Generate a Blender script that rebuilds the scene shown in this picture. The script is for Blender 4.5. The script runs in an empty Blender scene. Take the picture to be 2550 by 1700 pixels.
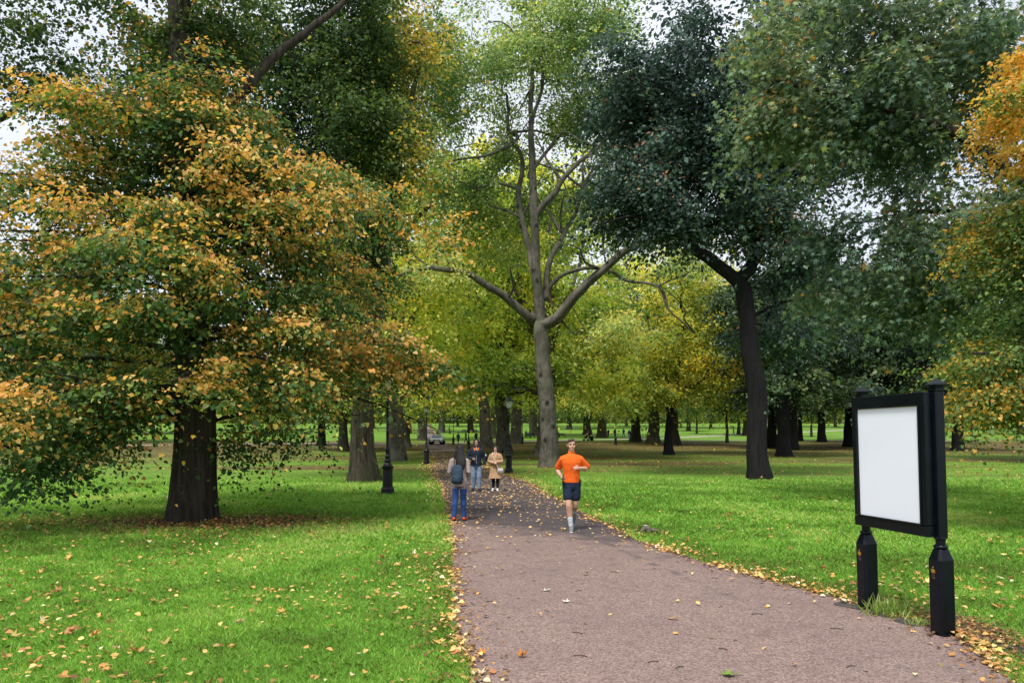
import bpy, bmesh, math, random
import numpy as np
from mathutils import Vector, Matrix, noise

R = math.radians
scene = bpy.context.scene
COL = scene.collection
F = 1800.0      # focal length in photo pixels (photo is 2550 wide)
EYE = 1.8       # camera height
HZ = 1091.0     # image row of the horizon

# ------------------------------------------------------------------ terrain
_TY = np.array([-50, 0, 36, 48, 60, 80, 104, 140, 171, 230, 300, 450, 900, 2500], float)
_TZ = np.array([0, 0, 0, .05, .2, .55, 1.0, 1.9, 2.9, 5.0, 8.0, 13.0, 22.0, 40.0], float)

def terr(Y):
    a = np.asarray(Y, float)
    s = 0
    for k in (-.08, -.04, 0, .04, .08):
        s = s + np.interp(a * (1 + k), _TY, _TZ)
    return s / 5

def tz(Y):
    return float(terr(Y))

def at(px, py, Y):
    return Vector(((px - 1275) * Y / F, Y, EYE - (py - HZ) * Y / F))

def gp(px, py):
    """ground point on the terrain whose direction from the eye is that of photo pixel px, py"""
    lo, hi = 3.0, 460.0
    Y = lo
    while Y < hi:
        if EYE - (py - HZ) * Y / F <= tz(Y):
            break
        Y *= 1.01
    a, b = Y / 1.01, Y
    for _ in range(20):
        m = (a + b) / 2
        if EYE - (py - HZ) * m / F <= tz(m): b = m
        else: a = m
    return Vector(((px - 1275) * b / F, b, tz(b)))

# ------------------------------------------------------------------ object helpers
def tag(o, label=None, cat=None, group=None, kind=None):
    if label: o['label'] = label
    if cat: o['category'] = cat
    if group: o['group'] = group
    if kind: o['kind'] = kind
    return o

def empty(name, loc, rz=0.0):
    o = bpy.data.objects.new(name, None)
    COL.objects.link(o)
    o.empty_display_size = .3
    o.location = loc
    o.rotation_euler = (0, 0, rz)
    return o

def link(name, me, mats, parent=None):
    o = bpy.data.objects.new(name, me)
    COL.objects.link(o)
    if mats is not None:
        for m in (mats if isinstance(mats, (list, tuple)) else [mats]):
            me.materials.append(m)
    if parent is not None:
        o.parent = parent
    return o

def copy_tree(o, parent=None):
    c = o.copy()
    COL.objects.link(c)
    if parent is not None:
        c.parent = parent
    for ch in list(o.children):
        copy_tree(ch, c)
    return c

def np_mesh(name, V, loops, totals, cols=None, smooth=False, matidx=None):
    me = bpy.data.meshes.new(name)
    V = np.ascontiguousarray(V, np.float32)
    loops = np.ascontiguousarray(loops, np.int32)
    totals = np.ascontiguousarray(totals, np.int32)
    starts = np.concatenate([[0], np.cumsum(totals)[:-1]]).astype(np.int32)
    me.vertices.add(len(V)); me.loops.add(len(loops)); me.polygons.add(len(totals))
    me.vertices.foreach_set('co', V.ravel())
    me.loops.foreach_set('vertex_index', loops)
    me.polygons.foreach_set('loop_start', starts)
    me.polygons.foreach_set('loop_total', totals)
    if smooth:
        me.polygons.foreach_set('use_smooth', np.ones(len(totals), bool))
    if matidx is not None:
        me.polygons.foreach_set('material_index', np.ascontiguousarray(matidx, np.int32))
    if cols is not None:
        at_ = me.color_attributes.new('Col', 'FLOAT_COLOR', 'POINT')
        c4 = np.ones((len(V), 4), np.float32); c4[:, :3] = cols
        at_.data.foreach_set('color', c4.ravel())
    me.update(calc_edges=True)
    return me

class MB:
    """collects simple shapes and links them as ONE mesh"""
    def __init__(s):
        s.v = []; s.f = []
    def add(s, vs, fs):
        o = len(s.v)
        s.v += [tuple(v) for v in vs]
        s.f += [tuple(i + o for i in f) for f in fs]
        return s
    def box(s, c, d, rz=0.0, bev=0.0):
        x, y, z = d[0] / 2, d[1] / 2, d[2] / 2
        b = min(bev, x * .9, y * .9)
        if b > 0:
            ring = [(x - b, -y), (x, -y + b), (x, y - b), (x - b, y), (-x + b, y), (-x, y - b), (-x, -y + b), (-x + b, -y)]
        else:
            ring = [(x, -y), (x, y), (-x, y), (-x, -y)]
        n = len(ring)
        cr, sr = math.cos(rz), math.sin(rz)
        zb = [(-z, 1 - 0 if not b else 1)]
        lev = [(-z, 1), (z, 1)]
        vs = []
        for zz, k in lev:
            for (a, bb) in ring:
                vs.append((c[0] + cr * a - sr * bb, c[1] + sr * a + cr * bb, c[2] + zz))
        fs = [tuple(range(n))[::-1], tuple(range(n, 2 * n))]
        for i in range(n):
            j = (i + 1) % n
            fs.append((i, j, n + j, n + i))
        return s.add(vs, fs)
    def lathe(s, prof, n=16, c=(0, 0), rot=0.0, sq=None):
        """prof: list of (radius, z); sq = number of sides override"""
        vs = []; fs = []
        n = sq or n
        for (r, z) in prof:
            for i in range(n):
                a = rot + 2 * math.pi * i / n
                vs.append((c[0] + r * math.cos(a), c[1] + r * math.sin(a), z))
        m = len(prof)
        for k in range(m - 1):
            for i in range(n):
                j = (i + 1) % n
                fs.append((k * n + i, k * n + j, (k + 1) * n + j, (k + 1) * n + i))
        fs.append(tuple(range(n))[::-1])
        fs.append(tuple(range((m - 1) * n, m * n)))
        return s.add(vs, fs)
    def tube(s, pts, radii, n=8, flat=None):
        """tube along a polyline with rounded closed ends; flat=(dirvector, factor) squashes the section"""
        pts = [Vector(p) for p in pts]
        if not isinstance(radii, (list, tuple)): radii = [radii] * len(pts)
        # hemispherical ends
        P = []; Q = []
        d0 = (pts[1] - pts[0]).normalized(); d1 = (pts[-1] - pts[-2]).normalized()
        for a in (80, 50, 25):
            P.append(pts[0] - d0 * radii[0] * math.sin(R(a))); Q.append(radii[0] * math.cos(R(a)))
        P += pts; Q += list(radii)
        for a in (25, 50, 80):
            P.append(pts[-1] + d1 * radii[-1] * math.sin(R(a))); Q.append(radii[-1] * math.cos(R(a)))
        up = Vector((0, 0, 1)) if abs(d0.z) < .9 else Vector((0, 1, 0))
        if flat is not None: up = Vector(flat[0])
        vs = []; fs = []
        prev = None
        for k in range(len(P)):
            if k == 0: d = d0
            elif k == len(P) - 1: d = d1
            else:
                d = (P[k + 1] - P[k - 1])
                d = d.normalized() if d.length > 1e-9 else d0
            x = up - d * up.dot(d)
            if x.length < 1e-4: x = Vector((1, 0, 0)) - d * d.x
            x.normalize(); y = d.cross(x)
            up = x
            kx = flat[1] if flat is not None else 1.0
            for i in range(n):
                a = 2 * math.pi * i / n
                vs.append(P[k] + x * (Q[k] * kx * math.cos(a)) + y * (Q[k] * math.sin(a)))
        m = len(P)
        for k in range(m - 1):
            for i in range(n):
                j = (i + 1) % n
                fs.append((k * n + i, k * n + j, (k + 1) * n + j, (k + 1) * n + i))
        fs.append(tuple(range(n))[::-1]); fs.append(tuple(range((m - 1) * n, m * n)))
        return s.add(vs, fs)
    def loft(s, rings, n=16):
        """rings: (center, rx, ry [, xdir]) stacked elliptical sections, closed"""
        vs = []; fs = []
        for rg in rings:
            c = Vector(rg[0]); rx, ry = rg[1], rg[2]
            xd = Vector(rg[3]) if len(rg) > 3 else Vector((1, 0, 0))
            yd = Vector(rg[4]) if len(rg) > 4 else Vector((0, 1, 0))
            for i in range(n):
                a = 2 * math.pi * i / n
                vs.append(c + xd * (rx * math.cos(a)) + yd * (ry * math.sin(a)))
        m = len(rings)
        for k in range(m - 1):
            for i in range(n):
                j = (i + 1) % n
                fs.append((k * n + i, k * n + j, (k + 1) * n + j, (k + 1) * n + i))
        fs.append(tuple(range(n))[::-1]); fs.append(tuple(range((m - 1) * n, m * n)))
        return s.add(vs, fs)
    def ell(s, c, r, n=14, m=9, M=None):
        vs = []; fs = []
        for k in range(1, m):
            t = math.pi * k / m
            for i in range(n):
                a = 2 * math.pi * i / n
                p = Vector((r[0] * math.sin(t) * math.cos(a), r[1] * math.sin(t) * math.sin(a), -r[2] * math.cos(t)))
                if M is not None: p = M @ p
                vs.append(Vector(c) + p)
        b = Vector((0, 0, -r[2])); tp = Vector((0, 0, r[2]))
        if M is not None: b = M @ b; tp = M @ tp
        ib = len(vs); vs.append(Vector(c) + b); vs.append(Vector(c) + tp)
        for k in range(m - 2):
            for i in range(n):
                j = (i + 1) % n
                fs.append((k * n + i, k * n + j, (k + 1) * n + j, (k + 1) * n + i))
        for i in range(n):
            j = (i + 1) % n
            fs.append((j, i, ib)); fs.append(((m - 2) * n + i, (m - 2) * n + j, ib + 1))
        return s.add(vs, fs)
    def mesh(s, name, smooth=False):
        me = bpy.data.meshes.new(name)
        me.from_pydata(s.v, [], s.f)
        if smooth:
            me.polygons.foreach_set('use_smooth', np.ones(len(me.polygons), bool))
        me.update()
        return me
    def build(s, name, mat, parent=None, smooth=False, voxel=None, relax=0, bevel=None):
        o = link(name, s.mesh(name, smooth), mat, parent)
        if voxel or bevel:
            if voxel:
                m = o.modifiers.new('r', 'REMESH'); m.mode = 'VOXEL'; m.voxel_size = voxel; m.use_smooth_shade = True
                if relax:
                    m = o.modifiers.new('s', 'SMOOTH'); m.iterations = relax; m.factor = .5
            if bevel:
                m = o.modifiers.new('b', 'BEVEL'); m.width = bevel; m.segments = 2; m.limit_method = 'ANGLE'
            dg = bpy.context.evaluated_depsgraph_get()
            me = bpy.data.meshes.new_from_object(o.evaluated_get(dg))
            o.modifiers.clear()
            old = o.data
            o.data = me
            me.name = name
            bpy.data.meshes.remove(old)
            if len(me.materials) == 0:
                me.materials.append(mat)
        return o

# ------------------------------------------------------------------ material helpers
def new_mat(name):
    m = bpy.data.materials.new(name)
    m.use_nodes = True
    nt = m.node_tree
    for n in list(nt.nodes):
        nt.nodes.remove(n)
    out = nt.nodes.new('ShaderNodeOutputMaterial')
    return m, nt, out

class N:
    """tiny node-graph helper"""
    def __init__(s, nt): s.nt = nt
    def __call__(s, typ, **kw):
        n = s.nt.nodes.new(typ)
        for k, v in kw.items():
            if k.startswith('i_'):
                key = k[2:]
                key = int(key) if key.isdigit() else key.replace('_', ' ')
                sock = n.inputs[key]
                if isinstance(v, bpy.types.NodeSocket): s.nt.links.new(v, sock)
                else: sock.default_value = v
            else: setattr(n, k, v)
        return n
    def l(s, a, b): s.nt.links.new(a, b)
    def mix(s, fac, a, b, blend='MIX'):
        n = s.nt.nodes.new('ShaderNodeMix'); n.data_type = 'RGBA'; n.blend_type = blend
        for sock, v in ((n.inputs[0], fac), (n.inputs[6], a), (n.inputs[7], b)):
            if isinstance(v, bpy.types.NodeSocket): s.nt.links.new(v, sock)
            elif isinstance(v, (int, float)): sock.default_value = v
            else: sock.default_value = (v[0], v[1], v[2], 1)
        return n.outputs[2]
    def ramp(s, fac, stops):
        n = s.nt.nodes.new('ShaderNodeValToRGB')
        e = n.color_ramp.elements
        while len(e) < len(stops): e.new(.5)
        for k, (p, c) in enumerate(stops):
            e[k].position = p
            e[k].color = (c, c, c, 1) if isinstance(c, (int, float)) else (c[0], c[1], c[2], 1)
        s.nt.links.new(fac, n.inputs[0])
        return n.outputs[0]
    def noise(s, vec, scale, detail=4, rough=.55):
        n = s.nt.nodes.new('ShaderNodeTexNoise')
        n.inputs['Scale'].default_value = scale; n.inputs['Detail'].default_value = detail
        n.inputs['Roughness'].default_value = rough
        if vec is not None: s.nt.links.new(vec, n.inputs['Vector'])
        return n.outputs[0]
    def math(s, op, a, b=0.0, clamp=False):
        n = s.nt.nodes.new('ShaderNodeMath'); n.operation = op; n.use_clamp = clamp
        for sock, v in ((n.inputs[0], a), (n.inputs[1], b)):
            if isinstance(v, bpy.types.NodeSocket): s.nt.links.new(v, sock)
            else: sock.default_value = v
        return n.outputs[0]

def plain(name, col, rough=.6, spec=.4, metal=0.0, var=.12, nscale=8.0, bump=0.0, bscale=60.0):
    """paint / cloth / skin: base colour with a little procedural variation"""
    m, nt, out = new_mat(name); n = N(nt)
    tc = n('ShaderNodeTexCoord')
    nz = n.noise(tc.outputs['Object'], nscale, 5)
    k = n.ramp(nz, [(.3, 1 - var), (.7, 1 + var)])
    c = n.mix(1.0, col, k, 'MULTIPLY')
    b = n('ShaderNodeBsdfPrincipled', i_Base_Color=c, i_Roughness=rough, i_Metallic=metal)
    b.inputs['Specular IOR Level'].default_value = spec
    if bump:
        bz = n.noise(tc.outputs['Object'], bscale, 3)
        bp = n('ShaderNodeBump', i_Strength=bump, i_Height=bz); bp.inputs['Distance'].default_value = .02
        n.l(bp.outputs[0], b.inputs['Normal'])
    n.l(b.outputs[0], out.inputs[0])
    return m

def bark_mat(name, c0, c1, c2, sx=5.0, sz=.8, moss=0.0, strength=1.0, blotch=.5, knots=False):
    m, nt, out = new_mat(name); n = N(nt)
    tc = n('ShaderNodeTexCoord')
    mp = n('ShaderNodeMapping', i_Vector=tc.outputs['Object']); mp.inputs['Scale'].default_value = (sx, sx, sz)
    a = n.noise(mp.outputs[0], 1.6, 8, .65)
    b_ = n.noise(tc.outputs['Object'], .9, 5, .6)
    rid = n.ramp(a, [(.32, 0.0), (.62, 1.0)])
    col = n.mix(rid, c0, c1)
    col = n.mix(n.math('MULTIPLY', n.ramp(b_, [(.48, 0.0), (.62, 1.0)]), blotch), col, c2)
    if moss:
        mz = n.noise(tc.outputs['Object'], .7, 4)
        col = n.mix(n.math('MULTIPLY', n.ramp(mz, [(.45, 0.0), (.65, 1.0)]), moss), col, (.05, .07, .02))
    if knots:
        mk = n('ShaderNodeMapping', i_Vector=tc.outputs['Object']); mk.inputs['Scale'].default_value = (1.0, 1.0, .75)
        vk = n('ShaderNodeTexVoronoi', i_Vector=mk.outputs[0], i_Scale=1.25)
        kd = n.math('ADD', vk.outputs['Distance'], n.math('MULTIPLY', n.math('SUBTRACT', a, .5), .25))
        col = n.mix(n.ramp(kd, [(.10, .9), (.22, 0.0)]), col, (.012, .010, .008))
    p = n('ShaderNodeBsdfPrincipled', i_Base_Color=col, i_Roughness=.9)
    p.inputs['Specular IOR Level'].default_value = .15
    bp = n('ShaderNodeBump', i_Strength=strength, i_Height=a); bp.inputs['Distance'].default_value = .06
    n.l(bp.outputs[0], p.inputs['Normal'])
    n.l(p.outputs[0], out.inputs[0])
    return m

def leaf_mat(name, transl=.4, rough=.55, tint=(1.15, 1.1, .6), spec=.25, gain=1.0):
    m, nt, out = new_mat(name); n = N(nt)
    a = n('ShaderNodeVertexColor', layer_name='Col')
    if gain != 1.0:
        g = n('ShaderNodeMix', data_type='RGBA', blend_type='MULTIPLY', clamp_result=False)
        g.inputs[0].default_value = 1.0; n.l(a.outputs[0], g.inputs[6]); g.inputs[7].default_value = (gain, gain, gain, 1)
        class _A: outputs = [g.outputs[2]]
        a = _A
    p = n('ShaderNodeBsdfPrincipled', i_Base_Color=a.outputs[0], i_Roughness=rough)
    p.inputs['Specular IOR Level'].default_value = spec
    tcol = n.mix(1.0, a.outputs[0], tint, 'MULTIPLY')
    t = n('ShaderNodeBsdfTranslucent', i_Color=tcol)
    mx = n('ShaderNodeMixShader', i_0=transl)
    n.l(p.outputs[0], mx.inputs[1]); n.l(t.outputs[0], mx.inputs[2])
    n.l(mx.outputs[0], out.inputs[0])
    return m

LEAF = leaf_mat('leaf', .48)
LEAF_FAR = leaf_mat('leaf_far', .55, .6, (1.2, 1.15, .68), .15, 1.45)
LEAF_PLANE = leaf_mat('leaf_plane', .5, .6, (1.15, 1.1, .7), .15, 1.3)
LEAF_DARK = leaf_mat('leaf_dark', .3, .42, (1.0, 1.1, .8), .4, 1.25)
GRASSM = leaf_mat('grass_blade', .35, .6, (1.1, 1.1, .6), .2)
LITTER = leaf_mat('dry_leaf', .15, .7, (1, 1, 1), .2)
BARK_LIME = bark_mat('lime_bark', (.007, .006, .005), (.070, .058, .045), (.024, .02, .016), 6, .35, strength=1.2)
BARK_OAK = bark_mat('oak_bark', (.014, .011, .009), (.13, .105, .08), (.07, .06, .045), 5, .5, moss=.4, strength=1.3)
BARK_PLANE = bark_mat('plane_bark', (.036, .032, .026), (.125, .112, .094), (.175, .162, .135), 3.5, 1.2, moss=.3, strength=.9, blotch=.7, knots=True)
BARK_DARK = bark_mat('dark_bark', (.006, .006, .007), (.020, .019, .021), (.011, .011, .012), 6, .7, strength=1.0)
BARK_FAR = bark_mat('far_bark', (.02, .017, .013), (.075, .063, .05), (.045, .04, .03), 5, .9, strength=.8)
# ------------------------------------------------------------------ leaves
T_OVAL = (np.array([(0, 0, 0), (.35, .36, .05), (.72, .30, .03), (1.05, 0, -.10), (.72, -.30, .03), (.35, -.36, .05)]), [(0, 1, 2, 3, 4, 5)])
T_HEART = (np.array([(.05, 0, 0), (-.04, .22, .03), (.18, .46, .07), (.55, .38, .05), (1.05, 0, -.12), (.55, -.38, .05), (.18, -.46, .07), (-.04, -.22, .03)]),
           [(0, 1, 2, 3, 4), (0, 4, 5, 6, 7)])
T_DIAM = (np.array([(0, 0, 0), (.45, .33, .06), (1.0, 0, -.08), (.45, -.33, .06)]), [(0, 1, 2, 3)])
def _star(k=5):
    v = [(0, 0, 0)]
    ang = [-150, -105, -68, -38, 0, 38, 68, 105, 150]
    rad = [.32, .62, .30, .80, 1.0, .80, .30, .62, .32]
    ang = [-140, -100, -72, -48, -24, 0, 24, 48, 72, 100, 140]
    rad = [.22, .60, .30, .85, .36, 1.0, .36, .85, .30, .60, .22]
    for a, r in zip(ang, rad):
        v.append((.25 + r * math.cos(R(a)) * .8, r * math.sin(R(a)) * .8, -.10 * r))
    n = len(ang)
    f = [(0, i + 1, i + 2) for i in range(n - 1)]
    return (np.array(v), f)
T_STAR = _star()

def norm(a):
    return a / np.maximum(np.linalg.norm(a, axis=1, keepdims=True), 1e-9)

def leaves_mesh(name, P, D, U, S, C, tmpl, curl=None):
    T, polys = tmpl
    n, k = len(P), len(T)
    D = norm(D)
    U = U - D * np.sum(U * D, axis=1, keepdims=True)
    U = norm(U)
    W = np.cross(U, D)
    Tz = np.repeat(T[None, :, 2], n, 0)
    if curl is not None:
        Tz = Tz + curl[:, None] * (np.abs(T[None, :, 1]) ** 1.5 * 2.0 + (T[None, :, 0] - .4) ** 2)
    V = P[:, None, :] + S[:, None, None] * (T[None, :, 0, None] * D[:, None, :] + T[None, :, 1, None] * W[:, None, :] + Tz[:, :, None] * U[:, None, :])
    V = V.reshape(-1, 3)
    pl = np.concatenate([np.array(p) for p in polys])
    tot = np.array([len(p) for p in polys])
    loops = (np.arange(n)[:, None] * k + pl[None, :]).ravel()
    totals = np.tile(tot, n)
    return np_mesh(name, V, loops, totals, np.repeat(C, k, 0))

# ------------------------------------------------------------------ branch skeleton
class Skel:
    def __init__(s):
        s.p = np.zeros((60000, 3)); s.par = np.full(60000, -1); s.r = np.zeros(60000); s.n = 0; s.main = np.zeros(60000, bool)
    def node(s, p, par, r=0.0, main=False):
        i = s.n
        s.p[i] = p; s.par[i] = par; s.r[i] = r; s.main[i] = main
        s.n += 1
        return i
    def poly(s, pts, r0, r1, par=-1, step=.45, wob=.05, seed=0, pw=1.0):
        """explicit limb through control points (Catmull-Rom), returns last index"""
        rg = np.random.default_rng(seed)
        P = [np.array(p, float) for p in pts]
        if par >= 0: P = [s.p[par].copy()] + P
        E = [2 * P[0] - P[1]] + P + [2 * P[-1] - P[-2]]
        out = []
        for i in range(1, len(E) - 2):
            a, b, c, d = E[i - 1], E[i], E[i + 1], E[i + 2]
            m = max(2, int(np.linalg.norm(c - b) / step))
            for k in range(m):
                t = k / m
                out.append(.5 * (2 * b + (c - a) * t + (2 * a - 5 * b + 4 * c - d) * t * t + (3 * b - a - 3 * c + d) * t ** 3))
        out.append(P[-1])
        m = len(out)
        st = 1 if par >= 0 else 0
        last = par
        w = np.zeros(3)
        for k in range(st, m):
            t = k / max(1, m - 1)
            w = w * .6 + rg.normal(0, wob, 3) * min(1, k / 3)
            rad = r0 + (r1 - r0) * t ** pw
            last = s.node(out[k] + w * (1 if k < m - 1 else .5), last, rad, True)
        return last
    def grow(s, A, seed=0, step=.6, arch=.1, wob=.12, vpen=.5):
        """join every attractor to the nearest branch with a curving twig"""
        rg = np.random.default_rng(seed)
        base = s.p[:s.n].copy()
        d0 = np.array([np.min(np.sum((base - a) ** 2, 1)) for a in A])
        tips = np.zeros(len(A), int)
        for i in np.argsort(d0):
            a = A[i]
            q = s.p[:s.n]
            dv = a - q
            c = np.sqrt(np.sum(dv ** 2, 1)) + vpen * np.maximum(0, -dv[:, 2])
            j = int(np.argmin(c))
            p0 = s.p[j]; L = np.linalg.norm(a - p0)
            m = max(2, int(L / step))
            last = j
            w = np.zeros(3)
            for k in range(1, m + 1):
                t = k / m
                w = w * .5 + rg.normal(0, wob, 3) * step
                pt = p0 + (a - p0) * t + np.array([0, 0, arch * L * math.sin(math.pi * t)]) + w * (0 if k == m else 1)
                last = s.node(pt, last)
            tips[i] = last
        return tips
    def radii(s, tip=.008, ex=2.1, mx=.35):
        n = s.n
        acc = np.zeros(n)
        rr = np.zeros(n)
        for i in range(n - 1, -1, -1):
            v = max(acc[i] ** (1 / ex) if acc[i] > 0 else 0, tip)
            if s.main[i]: v = s.r[i]
            else: v = min(v, mx)
            rr[i] = v
            p = s.par[i]
            if p >= 0: acc[p] += v ** ex
        # never thicker than the parent
        for i in range(n):
            p = s.par[i]
            if p >= 0 and not s.main[i]: rr[i] = min(rr[i], rr[p] * .85)
        s.rr = rr
    def mesh(s, name, origin, minr=.0, flare=0.0, flare_h=.6, seed=0, lump=.07, thick=1.0):
        n = s.n
        kids = [[] for _ in range(n)]
        for i in range(n):
            if s.par[i] >= 0: kids[s.par[i]].append(i)
        rr = s.rr * thick
        V = []; Lp = []; Tt = []; nv = 0
        starts = [(i, None) for i in range(n) if s.par[i] < 0]
        o = np.array(origin)
        while starts:
            i, pp = starts.pop()
            chain = [] if pp is None else [pp]
            cur = i
            while True:
                chain.append(cur)
                ks = kids[cur]
                if not ks: break
                ks = sorted(ks, key=lambda k: -(rr[k] + (1 if s.main[k] else 0)))
                for k in ks[1:]: starts.append((k, cur))
                cur = ks[0]
            if rr[i] < minr or len(chain) < 2: continue
            P = s.p[chain] - o
            rad = rr[chain].copy()
            if pp is not None: rad[0] = rad[1]
            rmax = rad.max()
            sides = 24 if rmax > .35 else 12 if rmax > .12 else 7 if rmax > .05 else 5 if rmax > .02 else 3
            d = np.gradient(P, axis=0)
            d = norm(d)
            up = np.array([0., 1, 0]) if abs(d[0][2]) > .8 else np.array([0, 0, 1.])
            ang = np.arange(sides) * 2 * math.pi / sides
            ca, sa = np.cos(ang), np.sin(ang)
            for k in range(len(P)):
                x = up - d[k] * np.dot(up, d[k]); x /= max(np.linalg.norm(x), 1e-6); y = np.cross(d[k], x); up = x
                r = np.full(sides, rad[k])
                if sides >= 12:
                    z = P[k][2]
                    fl = flare * math.exp(-max(z, 0) / flare_h) if flare and pp is None else 0
                    for q in range(sides):
                        nz = noise.noise(Vector((ca[q] * 1.7 + seed, sa[q] * 1.7, z * .35)))
                        nz2 = noise.noise(Vector((ca[q] * 3.2 + seed, sa[q] * 3.2 + 9, z * .12)))
                        r[q] *= 1 + lump * 1.6 * nz + fl * (1 + 1.2 * nz2) + lump * nz2
                V.append(P[k] + r[:, None] * (ca[:, None] * x + sa[:, None] * y))
            m = len(P)
            idx = nv + np.arange(m * sides).reshape(m, sides)
            nx = np.roll(idx, -1, 1)
            q = np.stack([idx[:-1], nx[:-1], nx[1:], idx[1:]], -1).reshape(-1)
            Lp.append(q); Tt.append(np.full((m - 1) * sides, 4))
            Lp.append(idx[-1]); Tt.append(np.array([sides]))
            nv += m * sides
        return np_mesh(name, np.concatenate(V), np.concatenate(Lp), np.concatenate(Tt), smooth=True)

def sample_crown(ells, seed, gap=.0, gscale=.35, shell=2.4, bough=None):
    """attractors inside ellipsoids (centre, radii, count), denser to the shell, with noise-shaped gaps"""
    rg = np.random.default_rng(seed)
    out = []
    for (c, r, n) in ells:
        c = np.array(c, float); r = np.array(r, float)
        k = 0; tries = 0
        while k < n and tries < n * 30:
            tries += 1
            v = rg.normal(size=3); v /= np.linalg.norm(v)
            t = rg.random() ** (1 / shell)
            wob = 1 + .25 * noise.noise(Vector(v * 2.2) + Vector((seed * 3.1, 0, 0)))
            p = c + v * t * r * wob
            if gap and noise.noise(Vector(p * gscale) + Vector((seed * 7.7, 3.3, 0))) < gap - .35: continue
            if bough is None:
                out.append(p); k += 1
            else:                       # a bough: a flattened cloud of sprays round its centre
                m_, rad, flat = bough
                q = int(m_ * rg.uniform(.6, 1.4)) + 1
                rr_ = rad * rg.uniform(.6, 1.3)
                g = rg.normal(0, 1, (q, 3)) * np.array([rr_ * .55, rr_ * .55, rr_ * flat * .55])
                g[:, 2] -= .25 * (g[:, 0] ** 2 + g[:, 1] ** 2) / rr_
                out.extend(list(p + g)); k += q
    return np.array(out)

def spray_leaves(A, dirs, seed, n_per, size, hs=.5, vs=.12, droop=.25, tilt=.45, size_var=.3, hang=.3):
    """leaves of each twig-end spray; returns P, D, U, S, clump index, local height"""
    rg = np.random.default_rng(seed)
    m = len(A)
    cnt = np.maximum(3, (n_per * rg.uniform(.55, 1.45, m)).astype(int))
    ci = np.repeat(np.arange(m), cnt)
    N_ = len(ci)
    u = dirs.copy(); u[:, 2] *= .35; u = norm(u + 1e-6)
    side = np.stack([-u[:, 1], u[:, 0], np.zeros(m)], 1)
    side = norm(side)
    a = rg.normal(0, hs, N_) * 1.15; b = rg.normal(0, hs * .75, N_); c = rg.normal(0, vs, N_)
    P = A[ci] + u[ci] * a[:, None] + side[ci] * b[:, None]
    P[:, 2] += c - droop * (a * a + b * b) / max(hs, .01)
    D = u[ci] * (np.sign(a) * .2 + .8)[:, None] + side[ci] * (np.sign(b) * rg.uniform(.2, 1.0, N_))[:, None] + rg.normal(0, .35, (N_, 3))
    D[:, 2] -= hang * rg.uniform(0, 2, N_)
    U = np.zeros((N_, 3)); U[:, 2] = 1
    U += rg.normal(0, tilt, (N_, 3))
    S = size * np.clip(1 + size_var * rg.normal(size=N_), .45, 1.8)
    return P, D, U, S, ci, c / max(vs, 1e-6)

def pal_mix(stops, t):
    """piecewise-linear palette lookup, t in 0..1"""
    xs = np.array([s[0] for s in stops]); cs = np.array([s[1] for s in stops])
    return np.stack([np.interp(t, xs, cs[:, k]) for k in range(3)], 1)

def clump_noise(A, scale, off):
    return np.array([noise.noise(Vector(a * scale) + Vector((off, off * 1.7, 0))) for a in A])

def build_tree(name, base, sk, A, leaf, bark, seed=0, flare=.45, flare_h=.7, tip=.009, minr=0.0, lump=.07, arch=.1, wob=.12, step=.6,
               lmat=None, vpen=.5, mx=.3, thick=1.0):
    """sk: skeleton with the explicit trunk and limbs; A: attractors; leaf: dict"""
    root = empty(name, base)
    n0 = sk.n
    tips = sk.grow(A, seed + 1, step=step, arch=arch, wob=wob, vpen=vpen)
    sk.radii(tip=tip, mx=mx)
    tm = sk.mesh('trunk', base, minr=minr, flare=flare, flare_h=flare_h, seed=seed, lump=lump, thick=thick)
    link('trunk', tm, bark, root)
    dirs = A - sk.p[sk.par[tips]]
    P, D, U, S, ci, lz = spray_leaves(A, norm(dirs), seed + 2, leaf['n'], leaf['size'], leaf.get('hs', .5), leaf.get('vs', .12),
                                      leaf.get('droop', .25), leaf.get('tilt', .45), leaf.get('svar', .3), leaf.get('hang', .3))
    rg = np.random.default_rng(seed + 3)
    C = leaf['color'](P, ci, lz, A, rg)
    cm = leaves_mesh('crown', P - np.array(base), D, U, S, C, leaf.get('tmpl', T_DIAM))
    link('crown', cm, lmat or LEAF, root)
    return root

GAIN = 1.3
def jitter(C, rg, v=.18, h=.06):
    n = len(C)
    k = np.clip(1 + v * rg.normal(size=n), .45, 1.7)[:, None]
    return np.clip(GAIN * C * k * (1 + h * rg.normal(size=(n, 3))), 0.002, .85)

def palette_color(stops, spread=.25, cl=.5, cscale=.3, off=0.0, topw=0.0, hgrad=None):
    """leaf colours: clump-scale noise plus per-leaf spread along a palette"""
    def f(P, ci, lz, A, rg):
        t = .5 + cl * clump_noise(A, cscale, off)
        t = t[ci] + spread * rg.normal(size=len(ci)) + topw * np.clip(lz, -1.5, 1.5)
        if hgrad is not None:
            t = t + hgrad(P)
        return jitter(pal_mix(stops, np.clip(t, 0, 1)), rg)
    return f
# ------------------------------------------------------------------ camera, light, sky
cd = bpy.data.cameras.new('camera')
cam = bpy.data.objects.new('camera', cd); COL.objects.link(cam)
cd.sensor_width = 36.0
cd.lens = F / 2550 * 36.0
cd.shift_y = (HZ - 850) / 2550
cd.clip_start = .1; cd.clip_end = 5000
cam.location = (0, 0, EYE); cam.rotation_euler = (R(90), 0, 0)
scene.camera = cam

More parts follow.
